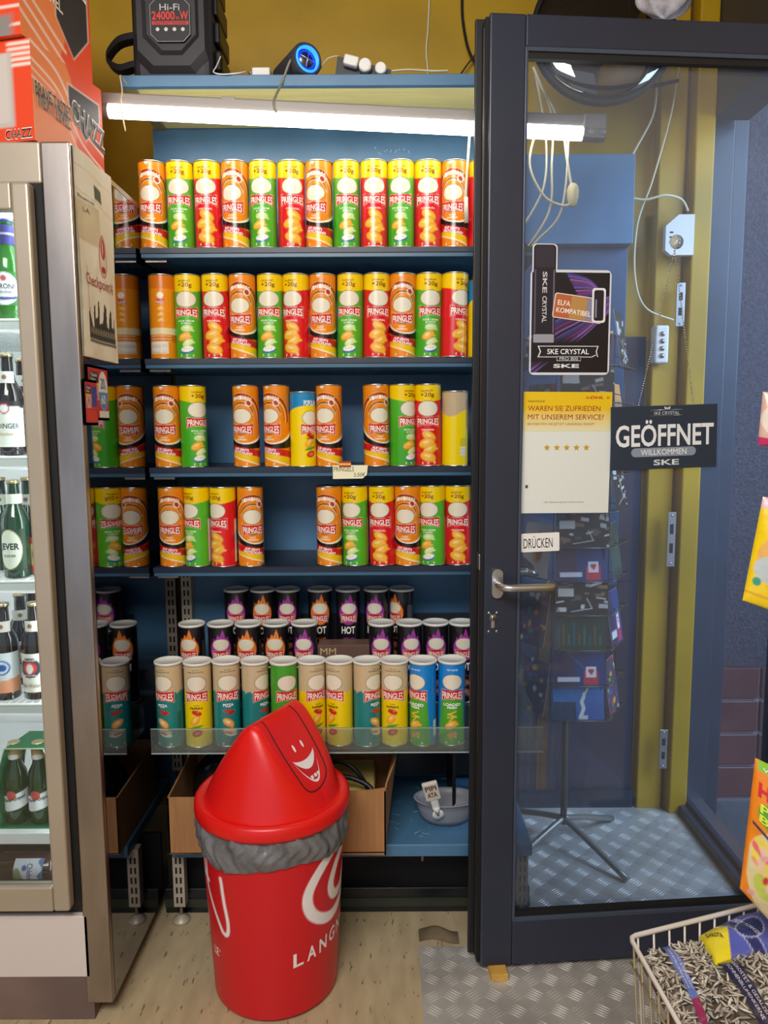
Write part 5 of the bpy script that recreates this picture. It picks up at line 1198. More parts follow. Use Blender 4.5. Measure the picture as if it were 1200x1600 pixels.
for k in range(5):
    cx, cz = w*(.275+.112*k), h*.545; m.poly([(cx+(.0085 if i % 2 == 0 else .0036)*math.sin(i*math.pi/5), cz+(.0085 if i % 2 == 0 else .0036)*math.cos(i*math.pi/5)) for i in range(10)], F(-.0014), SIGN, '#C9A020')
m.text('*Zur Bewertung den Code scannen', tw(.25, .085, .46, .012), SIGN, '#4A4A48', .0)
m.poly(rr(w*.04, h*.21, w*.07, h*.235, .001), F(-.0014), SIGN, '#4A4A48')
m.build('sheet', t)
# push label
t, w, h = on_door('push_label', 'small white label reading DRÜCKEN on the door glass above the handle', 'label', 815, 834, 874, 862, YG, -1.5)
m = MB(); m.poly(rr(0, 0, w, h, .003), F(-.0006), SIGN, '#F0EDEC'); m.text('DRÜCKEN', lambda a, b: (w*.06+w*.76*a, -.0011, h*.2+h*.64*b), SIGN, '#18161A', .0); m.build('sheet', t)
# open sign on a chain
t, w, h = on_door('open_sign', 'dark GEÖFFNET sign hanging from a thin chain on the door glass', 'sign', 957, 636, 1119, 734, .012, -1.6)
m = MB(); m.box((0, -.001, 0), (w, .001, h), mat('dark_sign_board', '#2A384A', .3), bev=.0008)
tw = lambda x0, z0, ww, hh: (lambda a, b: (w*x0+w*ww*a, -.0018, h*z0+h*hh*b))
m.text('GEÖFFNET', tw(.045, .36, .92, .42), SIGN, '#E9ECF2', .02)
m.poly(rr(w*.19, h*.20, w*.80, h*.34, h*.07), F(-.0016), SIGN, '#8A96A8'); m.text('WILLKOMMEN', tw(.28, .225, .43, .09), SIGN, '#EFF2F6', .0)
m.text('SKE CRYSTAL', tw(.40, .855, .24, .05), SIGN, '#C9D0DA', .0); m.text('SKE', tw(.40, .06, .24, .09), SIGN, '#DCE2EA', .02)
m.tube([(w*.37, -.0018, h*.84), (w*.67, -.0018, h*.84), (w*.67, -.0018, h*.93), (w*.37, -.0018, h*.93)], .0007, MALU, 4, closed=True)
m.add([(w*.50, -.0018, h*.94), (w*.55, -.0018, h*.94), (w*.555, -.0018, h*.985), (w*.525, -.0018, h*.96), (w*.495, -.0018, h*.985)], [(0, 1, 2, 3, 4)], SIGN, lin('#C9D0DA'))
m.build('board', t)
def chain(P, Q, r=.0021):
    n = int((Q-P).length/.0058); m_ = MB()
    for i in range(n+1):
        p = P+(Q-P)*(i/n); m_.lathe([(.0002, -r), (r*.7, -r*.7), (r, 0), (r*.7, r*.7), (.0002, r)], MALU, 7, M=Matrix.Translation(p), cap0=False, cap1=False)
    return m_
top = D(1054, 392, .006)
for px, py in ((998, 633), (1083, 628)):
    q = D(px, py, .011); mm = chain(top, q); o = mm.build('chain'); o.parent = None; o.matrix_world = DM; C.objects.link(o) if o.name not in C.objects else None
    o.name = 'sign_chain'; tag(o, 'thin ball chain from the suction hook to the '+('left' if px < 1050 else 'right')+' corner of the open sign', 'chain')
t = empty('suction_hook', DM @ D(1057, 378, .018), 'clear round suction hook on the door glass', 'hook', rz=DA)
m = MB(); m.lathe([(.017, .0), (.016, .003), (.009, .007), (.006, .012), (.0005, .013)], mat('clear_suction_plastic', '#D9DDDE', .1, trans=.6), 28, M=Matrix.Rotation(math.pi/2, 4, 'X'), cap0=False); m.build('cup', t)
m = MB(); m.tube([(0, -.010, 0), (0, -.016, -.004), (0, -.014, -.014), (0, -.008, -.016)], .0016, MALU, 8, smooth_path=5); m.build('hook', t)
# wedge below the door
wp = atZ(780, 1532, .0)
t = empty('door_wedge', (wp.x, wp.y, .003), 'small yellow wooden block wedged under the open door', 'wedge', rz=DA)
m = MB(); m.box((-.022, -.008, 0), (.022, .045, .019), mat('pale_yellow_wood', '#D9A94E', .6, noise=.2, nscale=20), bev=.002); m.build('block', t)
t = empty('door_mat_scrap', (.135, 1.915, 0), 'crumpled brown paper scrap on the floor beside the checker plate', 'paper scrap')
m = MB(); m.grid(lambda U, V: ((U-.4)*.11, (V-.5)*.05+.01*np.sin(U*5), .003+.020*np.sin(U*3.1)*np.sin(V*3.1)), 12, 10, mat('brown_paper', '#6A5A44', .8, noise=.2)); m.build('paper', t)

# ================================================================== BEHIND THE DOOR
# blue wall cupboard
YC = 2.46; p = atY(822, 241, YC); q = atY(989, 381, YC); pb = atY(900, 640, YC)
t = empty('wall_cupboard', (.42+.012, YC, pb.z-.6), 'blue wall cabinet behind the glass door', 'cabinet')
Wc = q.x-.432; hc = q.z-(pb.z-.6)
m = MB(); m.box((0, .05, 0), (Wc, YW-YC-.001, hc), mat('shaded_blue_panel', '#2A4E74', .4, noise=.12, nscale=5), bev=.002); m.build('carcass', t)  # darker blue than the upper box: shelf shade put into the colour
m = MB(); m.box((0, 0, hc+.001), (Wc, YW-YC-.001, hc+(p.z-q.z)), MBLUE, bev=.002); m.build('upper_box', t)
# convex mirror high up
pm = atY(943, 50, 2.25); RMr = (atY(1050, 50, 2.25).x-pm.x)
t = empty('convex_mirror', pm, 'large round convex security mirror high on the yellow wall', 'mirror')
Rm = Matrix.Rotation(math.pi/2, 4, 'X') @ Matrix.Rotation(math.radians(-6), 4, 'X')
prof = [(RMr*math.sin(a), RMr*.22*math.cos(a)) for a in [math.pi/2*i/14 for i in range(15)]][::-1]; prof[-1] = (.0005, RMr*.22)
m = MB(); m.lathe(prof, mat('mirror_silvering', '#6E6A64', .03, 1.0), 72, M=Rm, cap0=False); m.build('dome', t)
m = MB(); m.lathe([(RMr*.99, -.015), (RMr+.010, -.014), (RMr+.012, .004), (RMr+.003, .010), (RMr*.985, .004)], MRUB, 72, M=Rm, cap0=False, cap1=False); m.build('rim', t)
m = MB(); m.tube([(0, .02, .0), (0, YW-2.25-.002, .04)], .012, MBLACK); m.build('arm', t)
# cardboard display standing on something above: plastic bag at the top edge
tb_ = atY(1045, 8, 2.1)
m = MB(); m.grid(lambda U, V: (tb_.x+.07*np.cos(U*6.283)*np.sin(V*3.1416)*(1+.15*np.sin(U*6.283*5)), 2.13+.05*np.sin(U*6.283)*np.sin(V*3.1416), tb_.z+.035-.05*np.cos(V*3.1416)*(1+.1*np.sin(U*25))), 36, 18, mat('clear_crumpled_bag', '#CFC8CC', .2, noise=.25, nscale=30, bump=.8, bscale=40), closed=True)
m.tube([(tb_.x-.02, 2.13, tb_.z+.07), (tb_.x-.03, 2.2, tb_.z+.3)], .002, MCREAM)
tag(m.build('plastic_bag'), 'crumpled clear plastic bag hanging above the door', 'bag')
# cables by the mirror
g = 'pale cables hanging behind the door glass'
cable('hanging_cable', [atY(833, 105, 2.05), atY(848, 140, 2.05), atY(868, 182, 2.04), atY(838, 208, 2.02), atY(828, 260, 2.02), atY(850, 306, 2.02), atY(878, 321, 2.02), atY(893, 318, 2.02)], .0032, MCREAM, 'pale looped cable ending at the plug behind the door glass', group=g)
cable('hanging_cable', [atY(836, 112, 2.06), atY(845, 160, 2.06), atY(853, 215, 2.05), atY(850, 290, 2.05), atY(820, 350, 2.06), atY(800, 380, 2.07)], .003, MCREAM, 'leftmost pale cable running down behind the door glass', group=g)
cable('hanging_cable', [atY(838, 118, 2.07), atY(862, 180, 2.03), atY(862, 260, 2.03), atY(858, 330, 2.04), atY(818, 396, 2.06)], .003, MCREAM, 'middle pale cable running down behind the door glass', group=g)
cable('hanging_cable', [atY(882, 215, 2.02), atY(886, 250, 2.02), atY(893, 292, 2.02)], .0038, MCREAM, 'short pale cable from the lamp down to the white plug', group=g)
cable('hanging_cable', [atY(888, 215, 2.02), atY(884, 290, 2.02), atY(872, 340, 2.03), atY(840, 375, 2.05), atY(815, 402, 2.06)], .003, MCREAM, 'rightmost pale cable curving left below the white plug', group=g)
pp = atY(895, 305, 2.02); t = empty('mains_plug', pp, 'yellowed white plug hanging on the cable loop behind the glass', 'plug', rz=.3)
m = MB(); m.lathe([(.005, -.03), (.011, -.022), (.015, -.008), (.016, .012), (.012, .024), (.006, .03)], mat('yellowed_plug_plastic', '#E2D3A0', .4), 20); m.build('body', t)
cable('hanging_cable', [atY(734, 205, 2.02), atY(731, 250, 2.02), atY(727, 310, 2.02)], .0035, MCREAM, 'pale cable at the right end of the top can row')
m = MB(); a = atY(728, 308, 2.02); b = atY(729, 348, 2.02); m.tube([a, b], .0055, mat('cream_connector', '#DAD6C4', .4), 14); tag(m.build('cable_connector'), 'pale inline cable connector beside the door edge', 'connector')
cable('wall_cable', [atY(1027, 118, 2.5), atY(1020, 180, 2.5), atY(985, 250, 2.5), atY(978, 300, 2.5), atY(1005, 312, 2.5), atY(1040, 305, 2.5), atY(1065, 312, 2.53), atY(1075, 330, 2.54)], .004, MCREAM, 'beige cable sweeping from the mirror to the white door contact box')
cable('wall_cable', [atY(1062, 100, 2.52), atY(1048, 180, 2.52), atY(1020, 280, 2.52), atY(996, 350, 2.52), atY(992, 430, 2.52), atY(1008, 480, 2.52), atY(1052, 500, 2.54)], .0032, MCREAM, 'beige cable crossing down the yellow wall to the strike plate')
cable('bracket_rod', [atY(985, 142, 2.45), atY(1060, 126, 2.45)], .006, MRUB, 'short black rod sticking out beside the convex mirror', 'rod', 2)
# door contact box
p = atY(1040, 398, YW-.12); q = atY(1087, 334, YW-.12)
t = empty('door_contact_box', (p.x, YW-.115, p.z), 'white plastic door contact box on the yellow jamb', 'box'); w = q.x-p.x; h = q.z-p.z
m = MB(); vs = [(0, 0, h*.12), (w*.2, 0, 0), (w, 0, 0), (w, 0, h), (w*.45, 0, h), (0, 0, h*.72)]; n = 6
m.add(vs+[(x, .025, z) for x, y, z in vs], [tuple(range(n)), tuple(range(2*n-1, n-1, -1))]+[(i, i+n, (i+1) % n+n, (i+1) % n) for i in range(n)], MWHITE)
m.build('housing', t, fixn=True)
m = MB()
for k in range(3): m.box((w*.14, -.001, h*(.3+.12*k)), (w*.26, .001, h*(.34+.12*k)), MRUB)
m.build('vent', t)
# key safe
p = atY(1022, 568, YW-.10); q = atY(1044, 508, YW-.10)
t = empty('key_safe', (p.x, YW-.105, p.z), 'white key safe with four combination dials on the yellow jamb', 'key safe'); w = q.x-p.x+.004; h = q.z-p.z
m = MB(); m.box((0, 0, 0), (w, .05, h), MWHITE, bev=.008); m.build('housing', t)
for k in range(4):
    m = MB(); m.lathe([(.006, -.006), (.008, -.005), (.008, .005), (.006, .006)], MSTEEL, 20, M=Matrix.Translation((w*.5, .0, h*(.2+.19*k))) @ Matrix.Rotation(math.pi/2, 4, 'Y')); m.build('dial', t)

# ================================================================== POSTCARD RACK
RX, RY = .60, 2.36
t = empty('postcard_rack', (RX, RY, 0), 'black wire postcard spinner behind the glass door', 'rack')
MW = mat('dark_chromed_wire', '#6A6458', .35, .8)
ZR0, ZR1 = .50, 1.68
m = MB(); m.tube([(0, 0, .08), (0, 0, ZR1+.05)], .011, MW); m.build('pole', t)
for q in (35, 125, 215, 305):
    m = MB(); a = math.radians(q); m.tube([(0, 0, .10), (.10*math.cos(a), .10*math.sin(a), .07), (.26*math.cos(a), .26*math.sin(a), .014)], .010, mat('grey_steel_leg', '#8E8C84', .4, .6), 10, smooth_path=4); m.build('leg', t)
HWd = .085
faces = [(0, 'front'), (58, 'right'), (-58, 'left')]
RKZ = [atY(910, y, RY-.17).z for y in (857, 910, 963, 1018, 1074, 1128)]
pitch = (RKZ[0]-RKZ[-1])/5
RKZ = [RKZ[0]+pitch*k for k in (5, 4, 3, 2, 1)]+RKZ
def face_M(deg): return Matrix.Rotation(math.radians(deg), 4, 'Z')
for deg, nm in faces:
    m = MB(); M = face_M(deg)
    for x in (-HWd, HWd): m.tube([M @ Vector((x, -.135, ZR0)), M @ Vector((x, -.135, ZR1))], .002, MW, 6)
    for z in RKZ:
        m.tube([M @ Vector(p) for p in ((-HWd, -.135, z), (-HWd, -.165, z), (HWd, -.165, z), (HWd, -.135, z))], .0016, MW, 6)
        m.tube([M @ Vector(p) for p in ((-HWd+.012, -.135, z+.03), (-HWd+.012, -.172, z+.02), (-HWd+.02, -.172, z+.0))], .0013, MW, 6)
        for x in (-.05, .0, .05): m.tube([M @ Vector((x, -.165, z)), M @ Vector((x, -.135, z))], .0012, MW, 6)
    m.tube([M @ Vector((-HWd, -.135, ZR1)), M @ Vector((HWd, -.135, ZR1))], .002, MW, 6); m.tube([Vector((0, 0, ZR1)), M @ Vector((0, -.135, ZR1))], .002, MW, 6); m.tube([Vector((0, 0, ZR0)), M @ Vector((0, -.135, ZR0))], .002, MW, 6)
    m.build('wire_pocket_frame', t)
def cardart(kind, X, Y, w, h, seed):
    rs_ = random.Random(seed)
    if kind == 'heart':
        A = Art(X, Y, '#1F3C78'); A.rect(0, 0, w*.4, h, '#3A2C4E'); A.rect(w*.58, h*.02, w*.86, h*.45, '#C8384A'); A.rect(w*.62, h*.25, w*.82, h*.58, '#E9E4E8'); A.ell(w*.70, h*.45, w*.035, w*.035, '#C8384A').ell(w*.745, h*.45, w*.035, w*.035, '#C8384A').rect(w*.70, h*.33, w*.745, h*.43, '#C8384A', .785)
        A.rect(w*.07, h*.12, w*.50, h*.26, '#D9D9E0')
    elif kind == 'bw':
        A = Art(X, Y, '#1E1C1C')
        for k in range(26): x = rs_.uniform(0, w); y = rs_.uniform(0, h); A.rect(x, y, x+rs_.uniform(.01, .035), y+rs_.uniform(.004, .014), ('#B8B6B0', '#5A5652', '#DAD8D2', '#2A2626', '#8A6A48')[k % 5], rs_.uniform(-.3, .3))
        A.rect(w*.05, h*.55, w*.35, h*.8, '#D0CEC8'); A.line([(w*.3, h*.1), (w*.7, h*.2), (w*.6, h*.5)], .002, '#E0DED8')
    elif kind == 'statue':
        A = Art(X, Y, '#2E62A8'); A.put(-(Y-h*.3-.3*X), '#3B78C0', .03); A.rect(0, 0, w*.45, h*.55, '#33405A'); A.rect(w*.5, h*.02, w*.68, h*.14, '#D8DAD6'); A.line([(w*.55, h*.15), (w*.6, h*.35), (w*.56, h*.55), (w*.6, h*.7)], .011, '#E4E4E0'); A.ell(w*.61, h*.78, .005, .006, '#E4E4E0'); A.line([(w*.56, h*.6), (w*.68, h*.95)], .006, '#E4E4E0')
    elif kind == 'green':
        A = Art(X, Y, '#243A34')
        for k in range(9): x = w*(.05+.1*k); A.rect(x, h*.15, x+.006, h*rs_.uniform(.4, .85), ('#1B5A6A', '#5A5A2A', '#2A6A5A')[k % 3])
    elif kind == 'gate':
        A = Art(X, Y, '#3A6AA8'); A.put(-(Y-h*.55), '#E0A060', .03); A.rect(0, 0, w, h*.3, '#5A4A3A')
        for k in range(6): A.rect(w*(.2+.1*k), h*.25, w*(.23+.1*k), h*.6, '#C8A878')
        A.rect(w*.17, h*.58, w*.78, h*.7, '#B89868')
    elif kind == 'pale':
        A = Art(X, Y, '#D9DDDA'); A.ell(w*.55, h*.55, w*.2, h*.3, '#D9A030').ell(w*.6, h*.45, w*.1, h*.15, '#B8403A').rect(w*.1, h*.1, w*.3, h*.25, '#3A5A8A')
    else:
        A = Art(X, Y, '#4A3F5A')
        for k in range(20): x = rs_.uniform(0, w); y = rs_.uniform(0, h); A.ell(x, y, rs_.uniform(.004, .015), rs_.uniform(.004, .012), ('#C03A30', '#D9A030', '#3A6A9A', '#4A8A4A', '#D8D4C8', '#6A4A8A')[k % 6])
    return A.a
KN = {'heart': 'dark blue postcard with a red heart envelope', 'bw': 'black and white collage postcard', 'statue': 'blue postcard with a white winged statue', 'green': 'dark green building postcard', 'gate': 'postcard of a columned gate at sunset', 'pale': 'pale postcard with an orange drawing', 'mix': 'colourful patterned postcard'}
seq = {0: ['mix', 'bw', 'gate', 'mix', 'green', 'bw', 'heart', 'bw', 'green', 'heart', 'statue'], 58: ['bw', 'pale', 'gate', 'mix', 'bw', 'pale', 'green', 'pale', 'heart', 'pale', 'mix'], -58: ['mix', 'pale', 'mix', 'mix', 'bw', 'green', 'pale', 'bw', 'mix', 'gate', 'mix']}
side_word = {0: 'front', 58: 'right', -58: 'left'}
for deg, kinds in seq.items():
    M = face_M(deg)
    for i, (z, kd) in enumerate(zip(RKZ, kinds)):
        wc, hcard = (.158, pitch*.93) if deg == 0 else (.11, pitch*1.35)
        if deg != 0 and i % 2: continue
        if deg != 0: wc, hcard = .112, pitch*1.55
        o = Vector((RX, RY, 0))+(M @ Vector((-wc/2, -.160, z+.002)))
        c = empty('postcard', o, f'{KN[kd]}, {ORD[i]} from top, {side_word[deg]} side of rack', 'postcard', 'postcards in the spinner rack')
        c.rotation_euler = (math.radians(-9), 0, math.radians(deg+random.Random(i).uniform(-4, 4)))
        m = MB(); m.box((0, 0, 0), (wc, .0012, hcard), mat('card_white', '#D8D4CC', .6))
        m.grid(lambda U, V: (U*wc, -.0006+U*0, V*hcard), 70, 46, PRINT, lambda U, V: cardart(kd, U*wc, V*hcard, wc, hcard, i*3+deg), smooth=False); m.build('card', c)

# ================================================================== WIRE BIN WITH SEED BAGS
A_ = atY(984, 1464, 1.15); zt = A_.z
B_ = Vector((.80, 1.275, zt)); D_ = Vector((.425, .86, zt)); C_ = Vector((.84, .92, zt))
t = empty('wire_bin', (.6, 1.05, 0), 'white wire dump bin full of sunflower seed bags at the bottom right', 'basket')
t0 = Vector((.6, 1.05, 0))
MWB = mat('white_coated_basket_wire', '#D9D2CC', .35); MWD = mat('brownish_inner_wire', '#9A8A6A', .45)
top = [A_-t0, B_-t0, C_-t0, D_-t0]; cen = sum(top, Vector())/4
bot = [Vector((cen.x+(p.x-cen.x)*.82, cen.y+(p.y-cen.y)*.82, .006)) for p in top]
m = MB(); rimp = []
for i in range(4):
    p, q = top[i], top[(i+1) % 4]; pr = top[i-1]
    rimp += [p+(pr-p).normalized()*.012, p+(pr-p).normalized()*.003+(q-p).normalized()*.003, p+(q-p).normalized()*.012]
m.tube(rimp, .0042, MWB, 10, closed=True); m.build('rim', t)
m = MB()
for i in range(4):
    p, q, p2, q2 = top[i], top[(i+1) % 4], bot[i], bot[(i+1) % 4]; n = int((q-p).length/.031)
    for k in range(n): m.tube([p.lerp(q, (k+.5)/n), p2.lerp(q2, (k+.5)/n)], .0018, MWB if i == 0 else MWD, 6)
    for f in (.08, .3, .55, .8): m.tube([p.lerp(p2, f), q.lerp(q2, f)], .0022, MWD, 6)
m.build('wire_sides', t)
m = MB()
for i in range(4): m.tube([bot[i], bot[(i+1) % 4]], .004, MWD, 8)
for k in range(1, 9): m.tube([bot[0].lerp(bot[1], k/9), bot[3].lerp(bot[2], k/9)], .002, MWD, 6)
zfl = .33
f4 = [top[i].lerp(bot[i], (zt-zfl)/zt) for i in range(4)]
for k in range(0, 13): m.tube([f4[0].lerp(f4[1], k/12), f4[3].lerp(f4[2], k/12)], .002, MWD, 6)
m.build('wire_floor', t)
def pillow_pt(Q, th, U, V, side=1):
    """Q: four corners (bl, br, tr, tl); bulges along the normal"""
    bl, br, tr, tl = [np.array(q) for q in Q]; U3 = U[..., None]; V3 = V[..., None]
    P = (bl*(1-U3)+br*U3)*(1-V3)+(tl*(1-U3)+tr*U3)*V3
    n = np.cross(br-bl, tl-bl); n = n/np.linalg.norm(n)
    b = th*(np.clip(np.sin(np.pi*U)*np.sin(np.pi*V), 0, 1)**.45)+.003*np.sin(U*17+V*9)*np.sin(np.pi*U)*np.sin(np.pi*V)
    P = P+n*side*b[..., None]; return P[..., 0], P[..., 1], P[..., 2]
MSEED = mat('seed_film_backing', '#4A433C', .4, noise=.4, nscale=60)
def seed_bag(Q, th, label, seed, band_u, dark='#2A2A4E', top_cols=True, nseed=330):
    o = sum([Vector(q) for q in Q], Vector())/4
    t = empty('seed_bag', o, label, 'seed bag', 'sunflower seed bags in the wire bin'); Ql = [tuple(Vector(q)-o) for q in Q]; m = MB()
    wq = (Vector(Q[1])-Vector(Q[0])).length; hq = (Vector(Q[3])-Vector(Q[0])).length
    def a(U, V):
        X = U*wq; Y = V*hq; A = Art(X, Y, '#5C534A'); A.e = .0012; rs_ = random.Random(seed)
        for k in range(150):
            x, y, r = rs_.uniform(0, wq), rs_.uniform(0, hq), rs_.uniform(0, 6.28)
            A.ell(x, y, .0085, .0028, ('#CFC7BC', '#2A2522', '#8E8478', '#3A342E')[k % 4], r)
        return A.a
    m.grid(lambda U, V: pillow_pt(Ql, th, U, V), 80, 80, FILM, a); m.grid(lambda U, V: pillow_pt(Ql, th*.7, U, V, -1), 20, 20, MSEED, flip=True)
    def S(u, v, off): 
        x, y, z = pillow_pt(Ql, th, np.array([[u]]), np.array([[v]])); n = (Vector(Ql[1])-Vector(Ql[0])).cross(Vector(Ql[3])-Vector(Ql[0])).normalized(); return Vector((float(x[0, 0]), float(y[0, 0]), float(z[0, 0])))+n*off
    m.build('film', t)
    m = MB(); rs_ = random.Random(seed+7)
    for k in range(nseed):
        u, v = rs_.uniform(.04, .96), rs_.uniform(.04, .96)
        if abs(u-band_u) < .085: continue
        p = S(u, v, .0015); q = rs_.uniform(0, 6.28); R_ = Matrix.Translation(p) @ Matrix.Rotation(q, 4, (Vector(Ql[1])-Vector(Ql[0])).cross(Vector(Ql[3])-Vector(Ql[0])).normalized()) @ Matrix.Rotation(rs_.uniform(-.5, .5), 4, 'Y')
        L = rs_.uniform(.0085, .0108); W_ = L*.34; vs = []; cs = []; NS = 8
        lt = lin(rs_.choice(('#DAD2C6', '#C4BAAC', '#AEA294'))); dk = lin(rs_.choice(('#2A2420', '#1E1A17', '#40362E')))
        for i in range(6):
            f = i/5; rr_ = W_*math.sin(math.pi*(.06+.88*f))**.8*(1.0 if f < .6 else .85)
            for j in range(NS): vs.append(R_ @ Vector((-L+2*L*f, rr_*math.cos(j*6.283/NS), .5*rr_*math.sin(j*6.283/NS)))); cs.append(dk if j % 4 < 2 else lt)
        fs = [(i*NS+j, i*NS+(j+1) % NS, (i+1)*NS+(j+1) % NS, (i+1)*NS+j) for i in range(5) for j in range(NS)]
        m.add(vs, fs, PRINT, cs, True)
    so = m.build('sunflower_seeds', t); so['kind'] = 'stuff'
    m = MB()
    m.grid(lambda U, V: tuple(x for x in (lambda P: (P[0], P[1], P[2]+.0035))(pillow_pt(Ql, th, band_u-.065+.13*U, V))), 6, 40, FILM, lambda U, V: np.where(V[..., None] < .22, np.array(lin('#8E2A5A')), np.array(lin(dark))))
    for ww, v0, v1, uo in (('GEROSTET & GESALZEN', .30, .86, .012), ('SONNENBLUMENKERNE', .30, .86, -.038)):
        m.text(ww, lambda a_, b_: S(band_u+uo+.028*b_, v1-(v1-v0)*a_, .0062), FILM, '#E4DEEA', .0)
    m.build('label_band', t)
    return t, Ql, S
def lr(u, v, z): 
    P = (A_*(1-u)+B_*u)*(1-v)+(D_*(1-u)+C_*u)*v; return (P.x, P.y, z)
zb_ = zt-.016
seed_bag([lr(.02, .58, zb_-.022), lr(.27, .56, zb_-.014), lr(.33, .05, zb_-.012), lr(.03, .035, zb_-.018)], .025, 'sunflower seed bag with blue band in the back left corner of the wire bin', 1, .42, '#6A80C8')
seed_bag([lr(.12, .96, zb_-.016), lr(.60, .88, zb_-.008), lr(.62, .24, zb_-.012), lr(.19, .26, zb_-.012)], .04, 'large seed bag with dark band lying on top in the wire bin', 2, .34, '#2A2A4E', nseed=520)
seed_bag([lr(.05, 1.0, zb_-.09), lr(.30, .98, zb_-.07), lr(.20, .55, zb_-.06), lr(.02, .52, zb_-.08)], .025, 'sunflower seed bag standing against the left wires of the bin', 3, .3, '#2E2A55')
seed_bag([lr(.35, 1.15, zb_+.004), lr(.98, 1.0, zb_+.01), lr(.92, .72, zb_+.0), lr(.38, .84, zb_-.0)], .03, 'seed bag with pink strip at the bottom edge of the picture', 4, .35, '#7A2A55', nseed=330)
# blue bag with yellow corners at the back right
o = Vector(lr(.72, .12, zb_)); t = empty('seed_bag', o, 'blue seed bag with yellow corners and scalloped emblem at the back of the bin', 'seed bag', 'sunflower seed bags in the wire bin')
Q = [lr(.30, .27, zb_-.0), lr(.80, .34, zb_+.01), lr(.84, .04, zb_+.012), lr(.33, .03, zb_-.008)]; Ql = [tuple(Vector(q)-o) for q in Q]
def ba(U, V):
    X = U*.22; Y = V*.12; A = Art(X, Y, '#5A62B8'); A.e = .001
    A.put(X-.03-.25*Y, '#F0DC2A'); A.put(-(X-.12+.8*(Y-.02))+0*X, '#5A62B8'); A.put(np.maximum(-(X-.13), Y-.03), '#F0DC2A')
    A.line([(.045, .115), (.085, .0)], .02, '#34386E').line([(.035, .115), (.075, .0)], .0015, '#C8D0F0').line([(.058, .115), (.098, .0)], .0015, '#C8D0F0'); d = np.hypot(X-.085, (Y-.05)); an = np.arctan2(Y-.05, X-.085)
    A.put(d-.028-.001*np.sin(an*24), '#C8D0F0').put(d-.0262-.001*np.sin(an*24), '#34386E')
    return A.a
m = MB(); m.grid(lambda U, V: pillow_pt(Ql, .03, U, V), 90, 60, FILM, ba); m.grid(lambda U, V: pillow_pt(Ql, .02, U, V, -1), 20, 20, MSEED, flip=True)
def S2(u, v, off=.0035):
    x, y, z = pillow_pt(Ql, .03, np.array([[u]]), np.array([[v]])); return Vector((float(x[0, 0]), float(y[0, 0]), float(z[0, 0])+off))
m.text('DAKOTA', lambda a_, b_: S2(.03+.11*a_, .66-.30*a_+.13*b_), FILM, '#1C1A14', .02); m.text('DAKOTA', lambda a_, b_: S2(.66+.24*a_, .08+.1*b_), FILM, '#1C1A14', .02)
m.text('NEW YORKER', lambda a_, b_: S2(.29+.04*b_+.12*a_, .72-.55*a_), FILM, '#DCE2F6', .0); m.build('film', t)
# lower bags that fill the bin
for k, (u, v) in enumerate(((.3, .3), (.7, .35), (.35, .8), (.72, .78))):
    seed_bag([lr(u-.24, v+.2, .40), lr(u+.24, v+.2, .41), lr(u+.24, v-.2, .40), lr(u-.24, v-.2, .41)], .05, f'seed bag buried low in the wire bin, {("back left", "back right", "front left", "front right")[k]} of the lower layer', 20+k, .5, nseed=60)

# ================================================================== HANGING SWEETS AT THE RIGHT EDGE
t = empty('sweets_stand', (.99, 1.15, 0), 'black display stand with hooks for hanging sweets just right of the picture', 'display stand')
m = MB(); m.box((-.012, -.012, 0), (.012, .012, 2.1), MBLACK); m.box((-.1, -.1, 0), (.1, .1, .015), MBLACK); m.build('post', t)
hooks = {}
def hang(Qpx, Y, th, label, artf, texts, hook_px, nm):
    Q = [atY(x, y, Y+dy) for x, y, dy in Qpx]; o = sum(Q, Vector())/4
    tt = empty('sweets_bag', o, label, 'sweets bag', 'hanging bags of sweets'); Ql = [tuple(q-o) for q in Q]
    wq = (Q[1]-Q[0]).length; hq = (Q[3]-Q[0]).length
    m = MB(); m.grid(lambda U, V: pillow_pt(Ql, th, U, V), 90, 120, FILM, lambda U, V: artf(U*wq, V*hq, wq, hq)); m.grid(lambda U, V: pillow_pt(Ql, th, U, V, -1), 20, 24, FILM, lambda U, V: artf(U*wq, V*hq, wq, hq), flip=True)
    for (w_, u0, v0, uw, vh, c, b_) in texts:
        n = (Q[1]-Q[0]).cross(Q[3]-Q[0]).normalized()
        def fn(a, b):
            x, y, z = pillow_pt(Ql, th, np.array([[u0+uw*a]]), np.array([[v0+vh*b]])); return Vector((float(x[0, 0]), float(y[0, 0]), float(z[0, 0])))+n*.0025
        m.text(w_, fn, FILM, c, b_)
    m.build('film', tt)
    top_ = (Q[2]+Q[3])/2; m = MB(); m.tube([(0, 0, top_.z-.003), (top_.x-.99, top_.y-1.15, top_.z-.003)], .003, MSTEEL, 8); m.build('hook', t)
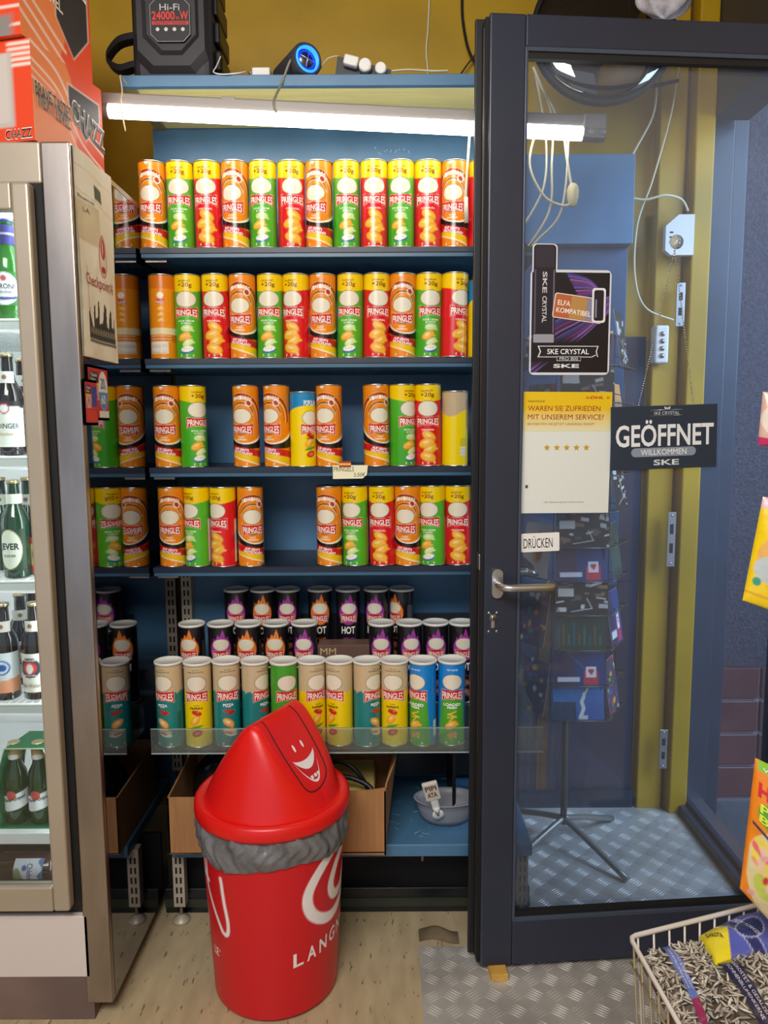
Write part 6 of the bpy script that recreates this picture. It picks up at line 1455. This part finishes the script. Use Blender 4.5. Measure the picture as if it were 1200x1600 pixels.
def hari(X, Y, w, h):
    A = Art(X, Y, '#F28A1E'); A.e = .0012; A.put(-(Y-h*.93), '#8AC23A'); A.ell(w*.4, h*.66, w*.32, h*.10, '#5AA82A'); A.put(np.hypot((X-w*.35)/w*.9, (Y-h*.28)/h)-.30, '#E4D2A0', .004)
    for cx, cy, rx, ry, c in ((.2, .38, .14, .12, '#F0D85A'), (.5, .36, .16, .10, '#E8A0A0'), (.42, .20, .10, .12, '#D8343A'), (.68, .22, .12, .10, '#E8C0B8'), (.25, .18, .12, .08, '#C8D25A'), (.6, .10, .14, .05, '#E86A7A')): A.ell(w*cx, h*cy, w*rx, h*ry, c, .4)
    rs_ = random.Random(3)
    for k in range(40):
        x, y = rs_.uniform(.08, .85), rs_.uniform(.06, .46); A.ell(w*x, h*y, rs_.uniform(.004, .011), rs_.uniform(.003, .007), ('#F2DC6A', '#E8A8A4', '#D8343A', '#F0C8BC', '#CDD46A', '#E86A7A', '#F4E8C8', '#F0A050')[k % 8], rs_.uniform(0, 3))
    for k in range(9): A.line([(w*(.34+.02*k), h*.26), (w*(.36+.02*k), h*.13)], .0012, '#A81E2A')
    A.line(crv([(0, h*.56), (w*.3, h*.52), (w*.7, h*.44), (w, h*.46)]), .005, '#2A2A4E'); A.put(-(X-w*.5)-2*(0-Y)*0+np.where(Y < h*.10, 0, 9), '#5AA82A'); A.line([(0, 0), (0, h)], .012, '#F28A1E'); return A.a
hang([(1156, 1388, .0), (1262, 1506, -.02), (1290, 1236, -.02), (1180, 1184, .0)], 1.10, .022, 'orange bag of fruit gums hanging above the wire bin at the right edge', hari,
     [('HARIBO', .06, .76, .84, .10, '#D8202A', .04), ('Pasta', .10, .665, .5, .06, '#D8EA4A', .03), ('Basta', .10, .60, .5, .055, '#D8EA4A', .03), ('Vegan', .1, .935, .3, .03, '#FFFFFF', .01)], (1230, 1190), 0)
def bear(X, Y, w, h):
    A = Art(X, Y, '#F2CE1A'); A.e = .0012; A.ell(w*.25, h*.45, w*.2, h*.22, '#E8B05A').ell(w*.7, h*.3, w*.18, h*.1, '#8FB84A').ell(w*.25, h*.62, w*.06, h*.06, '#B8323A').ell(w*.2, h*.35, w*.16, h*.12, '#BFC8CC').ell(w*.45, h*.4, w*.1, h*.1, '#D8343A').ell(w*.1, h*.22, w*.05, h*.04, '#3A9A7A').rect(0, h*.9, w, h, '#E8B8C8'); A.line([(0, h*.10), (w, h*.10)], .004, '#E0A820'); return A.a
hang([(1160, 938, .0), (1290, 985, -.03), (1330, 800, -.03), (1192, 776, .0)], 1.22, .02, 'yellow bag of sweets hanging in the middle of the right edge', bear, [], (1230, 790), 1)
def pink(X, Y, w, h):
    A = Art(X, Y, '#D8B0A0'); A.ell(w*.3, h*.5, w*.3, h*.35, '#E8D8CC').band(X*0, X*0+h*.15, '#C82A6A'); return A.a
hang([(1184, 695, .0), (1300, 715, -.02), (1320, 620, -.02), (1192, 612, .0)], 1.22, .018, 'small pinkish sweets bag highest at the right edge', pink, [], (1230, 620), 2)
